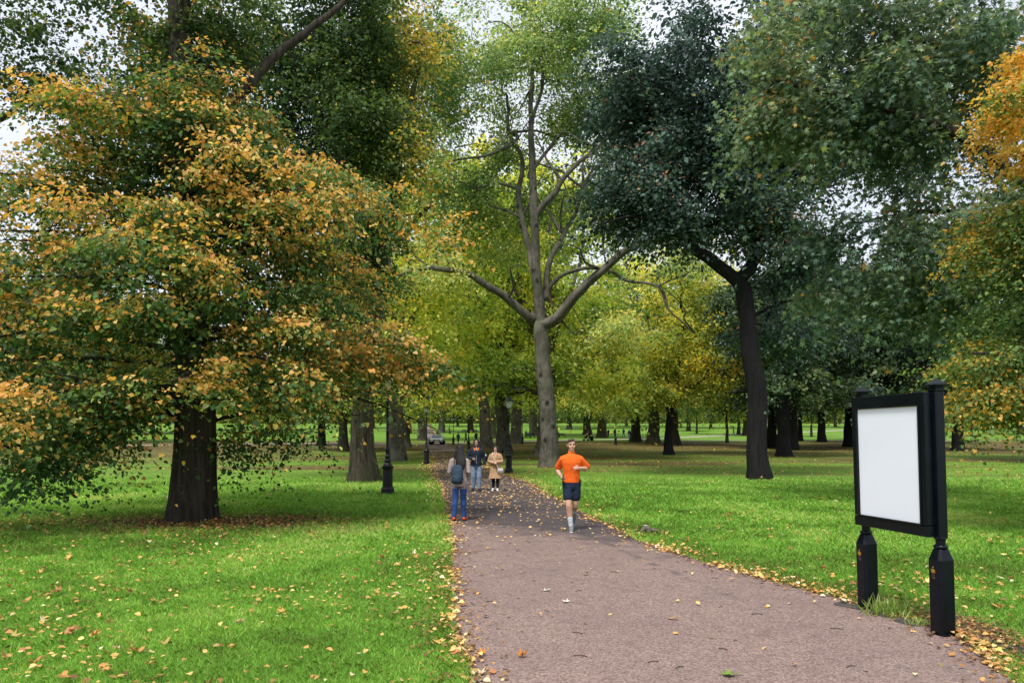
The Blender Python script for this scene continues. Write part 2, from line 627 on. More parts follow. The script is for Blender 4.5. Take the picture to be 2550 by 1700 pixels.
SUN_EL, SUN_AZ = 58.0, 205.0      # azimuth measured from +Y clockwise: behind the camera, a little to the left
sd = bpy.data.lights.new('sun', 'SUN')
sd.energy = 4.1; sd.angle = R(14); sd.color = (1, .95, .87)
sun = bpy.data.objects.new('sun', sd); COL.objects.link(sun)
az = R(SUN_AZ)
sv = Vector((math.sin(az) * math.cos(R(SUN_EL)), math.cos(az) * math.cos(R(SUN_EL)), math.sin(R(SUN_EL))))
sun.rotation_euler = (-sv).to_track_quat('-Z', 'Y').to_euler()

w = bpy.data.worlds.new('World'); scene.world = w; w.use_nodes = True
nt = w.node_tree
for q in list(nt.nodes): nt.nodes.remove(q)
n = N(nt)
sky = n('ShaderNodeTexSky', sky_type='NISHITA', sun_disc=False)
sky.sun_elevation = R(SUN_EL); sky.sun_rotation = az
sky.air_density = 1.2; sky.dust_density = 2.0; sky.ozone_density = 1.0
tc = n('ShaderNodeTexCoord')
mp = n('ShaderNodeMapping', i_Vector=tc.outputs['Generated']); mp.inputs['Scale'].default_value = (1, 1, 2.2)
cz = n.noise(mp.outputs[0], 2.2, 7, .55)
cloud = n.ramp(cz, [(.30, (6.2, 6.6, 7.6)), (.72, (8.0, 8.2, 8.8))])
mixc = n.mix(n.ramp(cz, [(.2, .72), (.6, .92)]), sky.outputs[0], cloud)
bg = n('ShaderNodeBackground', i_Color=mixc, i_Strength=.15)
wo = n('ShaderNodeOutputWorld'); n.l(bg.outputs[0], wo.inputs[0])

scene.view_settings.view_transform = 'Standard'
scene.view_settings.look = 'None'
scene.view_settings.exposure = 0
scene.render.engine = 'CYCLES'
cy = scene.cycles
cy.max_bounces = 6; cy.diffuse_bounces = 4; cy.glossy_bounces = 2; cy.transmission_bounces = 5; cy.transparent_max_bounces = 6
cy.use_denoising = True
cy.caustics_reflective = False; cy.caustics_refractive = False
try:
    cy.denoiser = 'OPENIMAGEDENOISE'; cy.denoising_prefilter = 'ACCURATE'
except Exception: pass

# ------------------------------------------------------------------ ground
LE = [(-40, 1.2), (0, .1), (5.3, -.325), (7.9, -.64), (10, -.84), (15.7, -1.44), (20, -1.95), (26, -2.62), (32.7, -3.5), (45, -5.0), (55, -6.0), (80, -9.2), (104, -12.1), (140, -16.4), (171, -20.3), (230, -27.8), (330, -41)]
RE = [(-40, 3.6), (0, 2.6), (4, 3.3), (5.3, 3.72), (6.6, 4.05), (7.7, 3.84), (9.3, 3.22), (12.5, 2.26), (18.1, 1.72), (23, 1.22), (28.4, .86), (36.4, -.5), (45, -1.6), (55, -3.0), (80, -6.2), (104, -9.3), (140, -13.9), (171, -18), (230, -25.4), (330, -38)]
def edge_x(tab, Y):
    return np.interp(Y, [t[0] for t in tab], [t[1] for t in tab])
_rng = np.random.default_rng(5)
_wy = np.arange(-40, 400, .5)
_wl = np.convolve(_rng.normal(0, 1, len(_wy)), np.ones(3) / 3, 'same') * .05
_wr = np.convolve(_rng.normal(0, 1, len(_wy)), np.ones(3) / 3, 'same') * .06
def path_l(Y): return edge_x(LE, Y) + np.interp(Y, _wy, _wl)
def path_r(Y): return edge_x(RE, Y) + np.interp(Y, _wy, _wr)

def grid_mesh(name, xs, ys, zf):
    X, Y = np.meshgrid(xs, ys)
    V = np.stack([X, Y, zf(X, Y)], -1).reshape(-1, 3)
    ny, nx = len(ys), len(xs)
    idx = np.arange(ny * nx).reshape(ny, nx)
    q = np.stack([idx[:-1, :-1], idx[:-1, 1:], idx[1:, 1:], idx[1:, :-1]], -1).reshape(-1)
    return np_mesh(name, V, q, np.full((ny - 1) * (nx - 1), 4), smooth=True)

GROUND_LIP = .03
def ground_z(X, Y):
    """lawn stands a little proud of the path"""
    z = terr(Y)
    return z
ys = np.concatenate([np.arange(-60, 0, 6), np.arange(0, 60, 1.0), np.arange(60, 200, 4), np.arange(200, 460, 10), np.arange(460, 2600, 100)])
xs = np.concatenate([np.arange(-1800, -200, 200), np.arange(-200, -30, 10), np.arange(-30, 30, 1.5), np.arange(30, 200, 10), np.arange(200, 1801, 200)])
gm = grid_mesh('ground', xs, ys, ground_z)

m, nt, out = new_mat('lawn'); n = N(nt)
geo = n('ShaderNodeNewGeometry')
sep = n('ShaderNodeSeparateXYZ', i_0=geo.outputs['Position'])
PX, PY = sep.outputs[0], sep.outputs[1]
big = n.noise(geo.outputs['Position'], .35, 5, .6)
mid = n.noise(geo.outputs['Position'], 3.0, 6, .65)
fine = n.noise(geo.outputs['Position'], 45, 4, .7)
g1 = n.mix(n.ramp(big, [(.35, 0.0), (.68, 1.0)]), (.13, .26, .035), (.22, .36, .05))
g1 = n.mix(n.ramp(mid, [(.35, 0.0), (.7, .55)]), g1, (.07, .16, .012))
g1 = n.mix(n.ramp(fine, [(.35, .6), (.6, 0.0)]), g1, (.04, .09, .01))
# brown leaf litter lying in drifts under the far trees
mpl = n('ShaderNodeMapping', i_Vector=geo.outputs['Position']); mpl.inputs['Scale'].default_value = (.045, .16, .1)
lz = n.noise(mpl.outputs[0], 1.0, 6, .62)
rng_y = n.ramp(n.math('DIVIDE', PY, 200.0), [(.16, 0.0), (.22, .16), (.36, .24), (.46, .36), (.55, .30), (.62, 0.0)])
lm = n.math('MULTIPLY', n.math('ADD', n.math('SUBTRACT', lz, .60), rng_y), 6.0, clamp=True)
speck = n.noise(geo.outputs['Position'], 5.0, 5, .7)
lm = n.math('MULTIPLY', lm, n.ramp(speck, [(.30, .35), (.55, 1.0)]))
litc = n.mix(n.ramp(speck, [(.3, 0.0), (.7, 1.0)]), (.05, .032, .02), (.17, .105, .05))
# worn bare soil round the lime tree
dx = n.math('DIVIDE', n.math('ADD', PX, 6.6), 4.2); dy = n.math('DIVIDE', n.math('SUBTRACT', PY, 15.5), 2.1)
rr = n.math('SQRT', n.math('ADD', n.math('MULTIPLY', dx, dx), n.math('MULTIPLY', dy, dy)))
soil = n.math('MULTIPLY', n.math('ADD', n.math('SUBTRACT', .95, rr), n.math('MULTIPLY', n.math('SUBTRACT', mid, .5), 2.4)), 2.2, clamp=True)
c = n.mix(lm, g1, litc)
c = n.mix(n.math('MULTIPLY', soil, .85), c, (.045, .030, .018))
# trampled earth verge by the notice board
ex = n.math('SUBTRACT', PX, 4.35); ey = n.math('SUBTRACT', PY, 6.9)
e2 = n.math('ADD', n.math('MULTIPLY', ex, ex), n.math('MULTIPLY', n.math('MULTIPLY', ey, ey), .25))
vm = n.math('MULTIPLY', n.math('ADD', n.math('SUBTRACT', .42, n.math('SQRT', e2)), n.math('MULTIPLY', n.math('SUBTRACT', mid, .5), .8)), 5.0, clamp=True)
c = n.mix(n.math('MULTIPLY', vm, .9), c, (.10, .065, .045))
p = n('ShaderNodeBsdfPrincipled', i_Base_Color=c, i_Roughness=.9)
p.inputs['Specular IOR Level'].default_value = .1
bp = n('ShaderNodeBump', i_Strength=.6, i_Height=fine); bp.inputs['Distance'].default_value = .04
n.l(bp.outputs[0], p.inputs['Normal'])
n.l(p.outputs[0], out.inputs[0])
tag(link('ground', gm, m), kind='structure')

# ------------------------------------------------------------------ paths
def strip(name, ys, fl, fr, dz, nx=9):
    t = np.linspace(0, 1, nx)
    L = fl(ys); Rr = fr(ys)
    X = L[:, None] + (Rr - L)[:, None] * t[None, :]
    Y = np.repeat(ys[:, None], nx, 1)
    V = np.stack([X, Y, terr(Y) + dz], -1).reshape(-1, 3)
    ny = len(ys)
    idx = np.arange(ny * nx).reshape(ny, nx)
    q = np.stack([idx[:-1, :-1], idx[:-1, 1:], idx[1:, 1:], idx[1:, :-1]], -1).reshape(-1)
    return np_mesh(name, V, q, np.full((ny - 1) * (nx - 1), 4), smooth=True)

m, nt, out = new_mat('path_tarmac'); n = N(nt)
geo = n('ShaderNodeNewGeometry')
sep = n('ShaderNodeSeparateXYZ', i_0=geo.outputs['Position'])
PX, PY = sep.outputs[0], sep.outputs[1]
vor = n('ShaderNodeTexVoronoi', i_Vector=geo.outputs['Position'], i_Scale=75.0)
vcol = n('ShaderNodeSeparateColor', i_0=vor.outputs['Color'])
gr = n.noise(geo.outputs['Position'], 120, 2, .7)
gr2 = n.noise(geo.outputs['Position'], 28, 4, .75)
bigp = n.noise(geo.outputs['Position'], .8, 6, .65)
pink = n.mix(n.ramp(vcol.outputs[0], [(.1, 0.0), (.9, 1.0)]), (.150, .102, .088), (.365, .268, .232))
pink = n.mix(n.ramp(gr, [(.35, .55), (.6, 0.0)]), pink, (.10, .065, .06))
pink = n.mix(n.ramp(gr2, [(.55, 0.0), (.75, .5)]), pink, (.50, .40, .37))
pink = n.mix(n.ramp(bigp, [(.45, 0.0), (.75, .55)]), pink, (.15, .105, .098))
midp = n.noise(geo.outputs['Position'], 4.5, 6, .75)
pink = n.mix(n.math('MULTIPLY', n.ramp(midp, [(.52, 0.0), (.66, .8)]), n.ramp(n.math('DIVIDE', PY, 20.0), [(.25, .35), (.62, 1.0)])), pink, (.105, .078, .075))
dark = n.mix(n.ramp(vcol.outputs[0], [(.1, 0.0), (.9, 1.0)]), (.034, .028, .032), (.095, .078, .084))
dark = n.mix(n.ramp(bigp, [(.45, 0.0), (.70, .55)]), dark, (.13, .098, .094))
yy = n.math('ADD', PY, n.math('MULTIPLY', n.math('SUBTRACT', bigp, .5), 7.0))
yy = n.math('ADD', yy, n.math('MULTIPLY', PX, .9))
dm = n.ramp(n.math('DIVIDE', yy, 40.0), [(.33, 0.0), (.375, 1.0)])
# dark worn streak running towards the notice board
sx = n.math('SUBTRACT', PX, n.math('SUBTRACT', 4.15, n.math('MULTIPLY', PY, .205)))
st = n.math('ADD', n.math('SUBTRACT', .10, n.math('ABSOLUTE', sx)), n.math('MULTIPLY', n.math('SUBTRACT', n.noise(geo.outputs['Position'], 2.6, 5, .7), .55), .8))
st = n.math('MULTIPLY', n.math('MULTIPLY', st, 9.0, clamp=True), n.ramp(n.math('DIVIDE', PY, 20.0), [(.36, 0.0), (.48, .75), (.68, 1.0)]))
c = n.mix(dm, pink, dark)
c = n.mix(n.math('MULTIPLY', st, .75, clamp=True), c, (.062, .055, .06))
far = n.ramp(n.math('DIVIDE', PY, 400.0), [(.10, 0.0), (.14, .45), (.30, .5), (.40, 1.0)])
c = n.mix(n.math('MULTIPLY', far, n.ramp(bigp, [(.3, .5), (.7, 1.0)])), c, (.20, .145, .13))
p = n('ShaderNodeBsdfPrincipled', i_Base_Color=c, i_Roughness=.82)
p.inputs['Specular IOR Level'].default_value = .25
bp = n('ShaderNodeBump', i_Strength=.5, i_Height=vor.outputs['Distance']); bp.inputs['Distance'].default_value = .006
n.l(bp.outputs[0], p.inputs['Normal'])
n.l(p.outputs[0], out.inputs[0])
PATHM = m
ysn = np.concatenate([np.arange(-40, 0, 4), np.arange(0, 40, .25), np.arange(40, 120, 1), np.arange(120, 330, 5)])
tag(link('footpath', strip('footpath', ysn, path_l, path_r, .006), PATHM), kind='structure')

PALE = plain('pale_path', (.36, .31, .28), .9, .1, var=.2, nscale=.6)
def cross_path(pts, width, name):
    P = [gp(*q) for q in pts]
    V = []; loops = []; 
    for k, q in enumerate(P):
        a = P[max(0, k - 1)]; b = P[min(len(P) - 1, k + 1)]
        d = (b - a); d.z = 0; d.normalize()
        nrm = Vector((-d.y, d.x, 0))
        for s in (-1, 1):
            e = q + nrm * width / 2 * s
            V.append((e.x, e.y, tz(e.y) + .02))
    fs = [(2 * k, 2 * k + 2, 2 * k + 3, 2 * k + 1) for k in range(len(P) - 1)]
    me = bpy.data.meshes.new(name); me.from_pydata(V, [], fs); me.update()
    for pl in me.polygons:
        if pl.normal.z < 0: pl.flip()
    tag(link(name, me, PALE), kind='structure')
def dens(pts, k=10):
    out = []
    for a, b in zip(pts, pts[1:]):
        for i in range(k):
            t = i / k; out.append((a[0] + (b[0] - a[0]) * t, a[1] + (b[1] - a[1]) * t))
    return out + [pts[-1]]
cross_path(dens([(1128, 1103), (1300, 1099), (1430, 1095), (1530, 1094), (1690, 1089), (1850, 1082), (1985, 1076), (2140, 1069), (2420, 1063), (2900, 1060)]), 3.4, 'cross_path')
cross_path(dens([(1680, 1095.5), (1900, 1095), (2150, 1095.5), (2500, 1095), (2900, 1094)]), 1.6, 'side_path')
cross_path(dens([(-500, 1106), (20, 1109), (400, 1108), (760, 1103), (1060, 1106)]), 3.0, 'left_path')

# ------------------------------------------------------------------ grass blades
def frustum_points(rg, n, y0, y1, power=1.0, margin=1.15):
    """points over the lawn and path seen by the camera; density falls as 1/Y**2 when power = 1"""
    u = rg.random(n)
    if power == 1.0: Y = y0 * (y1 / y0) ** u
    else: Y = y0 + (y1 - y0) * u ** power
    X = (rg.random(n) - .5) * (2550 / F * Y * 1.06 + 3.4)
    return X, Y
def on_path(X, Y, pad=0.0):
    return (X > path_l(Y) - pad) & (X < path_r(Y) + pad)

rg = np.random.default_rng(11)
X, Y = frustum_points(rg, 620000, 3.9, 34)
keep = ~on_path(X, Y, -.04)
keep &= rg.random(len(X)) < np.clip((34 - Y) / 16, 0, 1)
rs = np.sqrt(((X + 6.6) / 4.0) ** 2 + ((Y - 15.5) / 2.0) ** 2) + .35 * np.array([noise.noise(Vector((x * .9, y * .9, 3))) for x, y in zip(X, Y)])
keep &= rg.random(len(X)) < np.clip((rs - .35) * 1.3, .05, 1)
rv = np.sqrt((X - 4.35) ** 2 + .25 * (Y - 6.9) ** 2)
keep &= rg.random(len(X)) < np.clip((rv - .25) * 3, .05, 1)
X, Y = X[keep], Y[keep]; k = len(X)
h = (.030 + .022 * rg.random(k)) * np.clip(Y / 9, .9, 2.0)
edge = np.minimum(np.abs(X - path_l(Y)), np.abs(X - path_r(Y)))
h *= np.where(edge < .15, 1.3, 1.0)
wd = np.clip(Y * .00075, .004, .03) * rg.uniform(.7, 1.4, k)
a = rg.uniform(0, 2 * math.pi, k)
side = np.stack([np.cos(a), np.sin(a), np.zeros(k)], 1)
lean = rg.normal(0, .55, (k, 2))
B = np.stack([X, Y, terr(Y)], 1)
mid_ = B + np.stack([lean[:, 0] * h * .4, lean[:, 1] * h * .4, h * .6], 1)
tip = B + np.stack([lean[:, 0] * h * 1.3, lean[:, 1] * h * 1.3, h], 1)
V = np.stack([B - side * wd[:, None] * .5, B + side * wd[:, None] * .5, mid_ + side * wd[:, None] * .4, tip, mid_ - side * wd[:, None] * .4], 1).reshape(-1, 3)
loops = np.arange(k * 5)
gn = np.array([noise.noise(Vector((x * .45, y * .45, 0))) for x, y in zip(X, Y)])
gn2 = np.array([noise.noise(Vector((x * 2.1, y * 2.1, 5))) for x, y in zip(X, Y)])
gn3 = np.array([noise.noise(Vector((x * .16, y * .16, 11))) for x, y in zip(X, Y)])
t = np.clip(.5 + .6 * gn + .4 * gn2 + .35 * gn3 + .24 * rg.normal(size=k), 0, 1)
GP = [(0, (.12, .17, .035)), (.2, (.11, .24, .035)), (.5, (.18, .38, .050)), (.8, (.27, .48, .08)), (1, (.42, .50, .15))]
C = jitter(pal_mix(GP, t), rg, .15, .05)
tag(link('grass', np_mesh('grass', V, loops, np.full(k, 5), np.repeat(C, 5, 0)), GRASSM), 'short green lawn grass either side of the footpath', 'grass', kind='stuff')

# ------------------------------------------------------------------ fallen leaves
LP = [(0, (.16, .085, .04)), (.25, (.33, .17, .06)), (.5, (.50, .28, .085)), (.8, (.60, .40, .15)), (1, (.62, .50, .31))]
def litter(name, X, Y, size, tmpl, rg, label, lift=.03, flat=.35, bias=0.0):
    k = len(X)
    P = np.stack([X, Y, terr(Y) + lift * rg.uniform(.4, 1.2, k)], 1)
    a = rg.uniform(0, 2 * math.pi, k)
    D = np.stack([np.cos(a), np.sin(a), rg.normal(0, .2, k)], 1)
    U = np.stack([rg.normal(0, flat, k), rg.normal(0, flat, k), np.ones(k)], 1)
    t = np.clip(.52 + bias + .24 * rg.normal(size=k), 0, 1)
    C = jitter(pal_mix(LP, t), rg, .15, .06)
    br = rg.random(k) < .12
    C[br] *= .45
    me = leaves_mesh(name, P, D, U, size, C, tmpl, curl=rg.normal(.35, .4, k))
    return tag(link(name, me, LITTER), label, 'fallen leaves', kind='stuff')
rg = np.random.default_rng(21)
# lawn
X, Y = frustum_points(rg, 20000, 4.2, 60)
cl = np.array([noise.noise(Vector((x * .5, y * .4, 2))) for x, y in zip(X, Y)])
keep = ~on_path(X, Y, .02) & (rg.random(len(X)) < np.clip(.42 + 1.1 * cl + np.where((Y > 8) & (X < 0), .12, 0), .1, 1))
X, Y = X[keep], Y[keep]
sz = np.where(rg.random(len(X)) < .09, rg.uniform(.075, .125, len(X)), rg.uniform(.032, .07, len(X)))
big_ = sz > .0725
litter('lawn_leaves', X[~big_], Y[~big_], sz[~big_], T_OVAL, rg, 'small yellow and brown leaves strewn over the green lawn', .045)
litter('plane_leaves', X[big_], Y[big_], sz[big_], T_STAR, rg, 'large lobed tan leaves lying about on the lawn', .05, .4)
# drifts along both path edges
n_e = 15000
Y = 5 * (62 / 5) ** rg.random(n_e)
left = rg.random(n_e) < .45
amp = np.interp(Y, [5, 7, 9, 13, 20, 60], [.07, .09, .13, .19, .30, .6])
off = np.abs(rg.standard_t(3, n_e)) * amp * .85 * np.where(rg.random(n_e) < .55, 1, -.6)
X = np.where(left, path_l(Y) - off * .75 + .03, path_r(Y) + off)
ecl = np.array([noise.noise(Vector((y * .9, 4.0 if l else 9.0, 0))) + .8 * noise.noise(Vector((y * 3.1, 14.0 if l else 19.0, 0))) for y, l in zip(Y, left)])
thin = rg.random(n_e) < (.42 + 1.2 * ecl) * np.where(left, np.interp(Y, [5, 8, 14, 60], [.3, .5, .9, 1]), np.interp(Y, [5, 7.3, 8.2, 60], [.5, .5, 1, 1]))
X, Y = X[thin], Y[thin]
litter('edge_leaves', X, Y, rg.uniform(.022, .068, len(X)) * np.interp(Y, [5, 20, 60], [1.0, 1.25, 2.2]), T_OVAL, rg, 'orange leaves drifted along the edges of the footpath', .035, .5, .08)
# dark crushed leaves trodden into the margins and the bare verge by the board
k = 5200
Y = 5 * (40 / 5) ** rg.random(k); lf = rg.random(k) < .5
off = np.abs(rg.normal(0, .22, k)) * np.where(rg.random(k) < .6, 1, -.7)
X = np.where(lf, path_l(Y) - off, path_r(Y) + off)
X3 = 4.28 + rg.normal(0, .22, 900); Y3 = 6.75 + rg.normal(0, .65, 900)
X, Y = np.concatenate([X, X3]), np.concatenate([Y, Y3])
litter('verge_leaves', X, Y, rg.uniform(.02, .05, len(X)), T_OVAL, rg, 'dark brown crushed leaves trodden into the path margins', .022, .35, -.42)
# leaves on the path, thicker on the dark stretch
Y = 12.5 * (75 / 12.5) ** rg.random(4200)
X = path_l(Y) + (path_r(Y) - path_l(Y)) * rg.random(len(Y))
kp = rg.random(len(Y)) < np.interp(Y, [12.5, 17, 22, 75], [.12, .35, 1, 1])
X, Y = X[kp], Y[kp]
Y2 = rg.uniform(5.2, 14, 90); X2 = path_l(Y2) + (path_r(Y2) - path_l(Y2)) * rg.random(90)
X, Y = np.concatenate([X, X2]), np.concatenate([Y, Y2])
litter('path_leaves', X, Y, rg.uniform(.04, .09, len(X)) * np.interp(Y, [5, 20, 75], [.8, 1.1, 1.7]), T_OVAL, rg, 'pale and orange leaves scattered over the tarmac path', .018, .18, .1)
# brown drifts under the lime tree
k = 5200
X = -6.6 + rg.normal(0, 2.0, k); Y = 15.3 + rg.normal(0, 1.15, k)
kp = np.hypot(X + 7.05, Y - 15.9) > .62
litter('soil_leaves', X[kp], Y[kp], rg.uniform(.04, .075, kp.sum()), T_OVAL, rg, 'brown leaves on the bare soil round the lime trunk', .03, .4, -.36)
# far leaf litter
X, Y = frustum_points(rg, 26000, 34, 118, .8)
cl = np.array([noise.noise(Vector((x * .05, y * .16, 7))) for x, y in zip(X, Y)])
kp = (cl > -.16 + rg.normal(0, .12, len(X))) & ~on_path(X, Y, -.3)
X, Y = X[kp], Y[kp]
litter('far_leaves', X, Y, rg.uniform(.08, .16, len(X)), T_DIAM, rg, 'brown leaf litter lying under the far trees', .04, .4, -.28)
# ------------------------------------------------------------------ trees
def pxl(pts, Y, dY=None):
    """limb control points given as photo pixels on the tree's own depth, dY: extra depth per point"""
    out = []
    for k, q in enumerate(pts):
        d = q[2] if len(q) > 2 else 0
        out.append(at(q[0], q[1], Y + d))
    return out
def pell(px, py, rx, ry, Y, depth, n, dy=0.0):
    """crown lobe given by its place and radii in photo pixels at depth Y"""
    s = Y / F
    return (at(px, py, Y + dy), (rx * s, depth, ry * s), n)

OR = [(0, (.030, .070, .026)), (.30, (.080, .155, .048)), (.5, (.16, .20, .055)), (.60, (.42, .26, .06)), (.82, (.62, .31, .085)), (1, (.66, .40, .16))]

def make_lime():
    base = gp(477, 1296)
    base.z -= .03
    Y = base.y
    sk = Skel()
    sk.poly([base, at(482, 1180, Y), at(487, 1000, Y), at(480, 760, Y), at(476, 560, Y + .1), at(468, 330, Y + .2), at(450, 120, Y + .3), at(440, -150, Y + .4)], .47, .20, seed=1, wob=.012, pw=.9)
    def near(py):
        z = EYE - (py - HZ) * Y / F
        return int(np.argmin(np.where(sk.main[:sk.n], np.abs(sk.p[:sk.n, 2] - z) + np.hypot(sk.p[:sk.n, 0] - base.x, sk.p[:sk.n, 1] - Y) * .3, 1e9)))
    sk.poly(pxl([(400, 290, .3), (250, 272, .8), (120, 215, 1.2), (30, 290, 1.6), (-60, 330, 2)], Y), .15, .05, near(330), seed=2, wob=.03)
    sk.poly(pxl([(560, 280, .4), (640, 180, .9), (740, 90, 1.4), (850, 20, 2), (900, -60, 2)], Y), .14, .05, near(340), seed=3, wob=.03)
    sk.poly(pxl([(360, 380, -.4), (200, 420, -1.2)], Y), .07, .03, near(440), seed=4, wob=.03)
    rg = np.random.default_rng(3)
    # boughs spiral up the trunk, arch out and droop; each carries flat sprays to both sides
    A = []; bid = []; outf = []
    nb = 92
    for i in range(nb):
        z = (i + .5) / nb
        z = z ** .92
        h0 = 2.15 + z * 7.0
        th = i * 2.39996 + rg.normal(0, .22)
        Lb = np.interp(z, [0, .15, .4, .65, .85, 1], [5.3, 5.7, 5.5, 4.6, 3.1, 1.7]) * rg.uniform(.72, 1.16)
        rise = rg.uniform(.0, .30) + .10 * z
        if math.sin(th) < -.4: Lb *= .84
        dr = rg.uniform(.028, .062) * (1.15 - .3 * z)
        d = np.array([math.cos(th), math.sin(th) * .95, 0])
        sd = np.array([-d[1], d[0], 0])
        wv = rg.normal(0, .25)
        def cur(t): 
            r = Lb * t
            return np.array([base.x + .02, Y, h0]) + d * r + sd * wv * math.sin(t * 3) + np.array([0, 0, rise * r - dr * r * r])
        st = int(np.argmin(np.where(sk.main[:sk.n] & (np.hypot(sk.p[:sk.n, 0] - base.x, sk.p[:sk.n, 1] - Y) < .6), np.abs(sk.p[:sk.n, 2] - h0), 99)))
        sk.poly([cur(.25), cur(.55), cur(.85)], .055 + .012 * (1 - z), .012, st, seed=500 + i, wob=.03)
        m_ = int(6 + Lb * 2.0)
        for j in range(m_):
            t = .26 + .78 * ((j + rg.random()) / m_) ** .85
            wide = np.interp(t, [.2, .5, .8, 1.05], [.35, 1.0, .8, .2])
            p = cur(t) + sd * rg.uniform(-1, 1) * wide + np.array([0, 0, rg.normal(0, .13) - .10 - (rg.uniform(.12, .40) if rg.random() < .22 else 0)])
            x, y, zz = p
            ppx = x / y * F + 1275; ppy = HZ - (zz - EYE) / y * F
            lim = np.interp(ppx, [-200, 60, 240, 330, 400, 470, 540, 640, 800, 1000], [1150, 1180, 1170, 1060, 1000, 985, 1035, 1085, 1060, 960])
            if ppy > lim - 78 + 24 * rg.random(): continue
            A.append(p); bid.append(rg.normal(0, .5) if j == 0 else bid[-1] if bid else 0); outf.append(t)
    n_b = len(A)
    # the low branch that hangs almost to the grass on the left, and the long low branch over the path side
    for i in range(60):
        t = rg.random()
        A.append(tuple(at(330 - 290 * t + rg.normal(0, 22), 985 + 175 * t + rg.normal(0, 42), Y - 1.2 - 1.5 * t + rg.normal(0, .3))))
    for i in range(46):
        t = rg.random()
        A.append(tuple(at(760 + 370 * t + rg.normal(0, 12), 925 + 8 * t + rg.normal(0, 16) - 30 * math.sin(t * 3), Y - .8 + 1.4 * t + rg.normal(0, .3))))
    for i in range(16):
        A.append(tuple(at(640 + rg.normal(0, 60), 1090 + rg.normal(0, 28), Y + rg.normal(.5, .5))))
    up = sample_crown([pell(190, 110, 330, 190, Y, 3.2, 120, .8), pell(520, 60, 230, 170, Y, 2.6, 90, .8)], 8, .10, .5, 1.8)
    n_low = len(A)
    A = np.concatenate([np.array(A), up])
    ncl = clump_noise(A, .55, 4.2)
    ob = np.full(len(A), .75); ob[:n_b] = outf
    bb_ = np.zeros(len(A)); bb_[:n_b] = bid
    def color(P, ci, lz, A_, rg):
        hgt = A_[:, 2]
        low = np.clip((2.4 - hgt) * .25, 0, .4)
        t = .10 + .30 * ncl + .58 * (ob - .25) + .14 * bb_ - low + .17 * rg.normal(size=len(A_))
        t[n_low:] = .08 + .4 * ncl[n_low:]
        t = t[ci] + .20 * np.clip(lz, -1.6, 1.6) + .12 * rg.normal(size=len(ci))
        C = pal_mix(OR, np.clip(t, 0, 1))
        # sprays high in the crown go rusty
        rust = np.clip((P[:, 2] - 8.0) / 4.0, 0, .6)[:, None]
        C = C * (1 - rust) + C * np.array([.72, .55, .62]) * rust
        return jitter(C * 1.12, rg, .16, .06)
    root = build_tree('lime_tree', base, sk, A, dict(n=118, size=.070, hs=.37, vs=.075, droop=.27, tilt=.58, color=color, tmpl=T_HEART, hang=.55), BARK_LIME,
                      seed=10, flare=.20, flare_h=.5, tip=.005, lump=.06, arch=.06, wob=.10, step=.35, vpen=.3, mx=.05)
    tag(root, 'broad lime tree with orange and green tiers of leaves sweeping low over the left lawn', 'tree')
    return root

def limb_tree(name, label, base, Y, trunk, r0, r1, limbs, ells, leaf, bark, seed, gap=.0, lmat=None, trunk_w=.02, gscale=.3, shell=2.4, cat='tree', group=None, bough=None, clear=None, **kw):
    sk = Skel()
    sk.poly(trunk, r0, r1, seed=seed, wob=trunk_w, pw=kw.pop('pw', .8))
    ends = {}
    for k, (key, pts, a, b, parent) in enumerate(limbs):
        if parent in ends: par = ends[parent]
        elif isinstance(parent, tuple):        # (limb key, point): start at the node nearest to that point
            q = np.array(parent[1])
            par = int(np.argmin(np.where(sk.main[:sk.n], np.sum((sk.p[:sk.n] - q) ** 2, 1), 1e9)))
        else:
            q = np.array(pts[0])
            par = int(np.argmin(np.where(sk.main[:sk.n], np.sum((sk.p[:sk.n] - q) ** 2, 1), 1e9)))
        ends[key] = sk.poly(pts, a, b, par, seed=seed * 13 + k, wob=.025)
    A = sample_crown(ells, seed, gap, gscale, shell, bough)
    if clear is not None:
        px = A[:, 0] / A[:, 1] * F + 1275; py = HZ - (A[:, 2] - EYE) / A[:, 1] * F
        A = A[~clear(px, py, A)]
    root = build_tree(name, base, sk, A, leaf, bark, seed=seed, lmat=lmat, **kw)
    tag(root, label, cat, group)
    return root

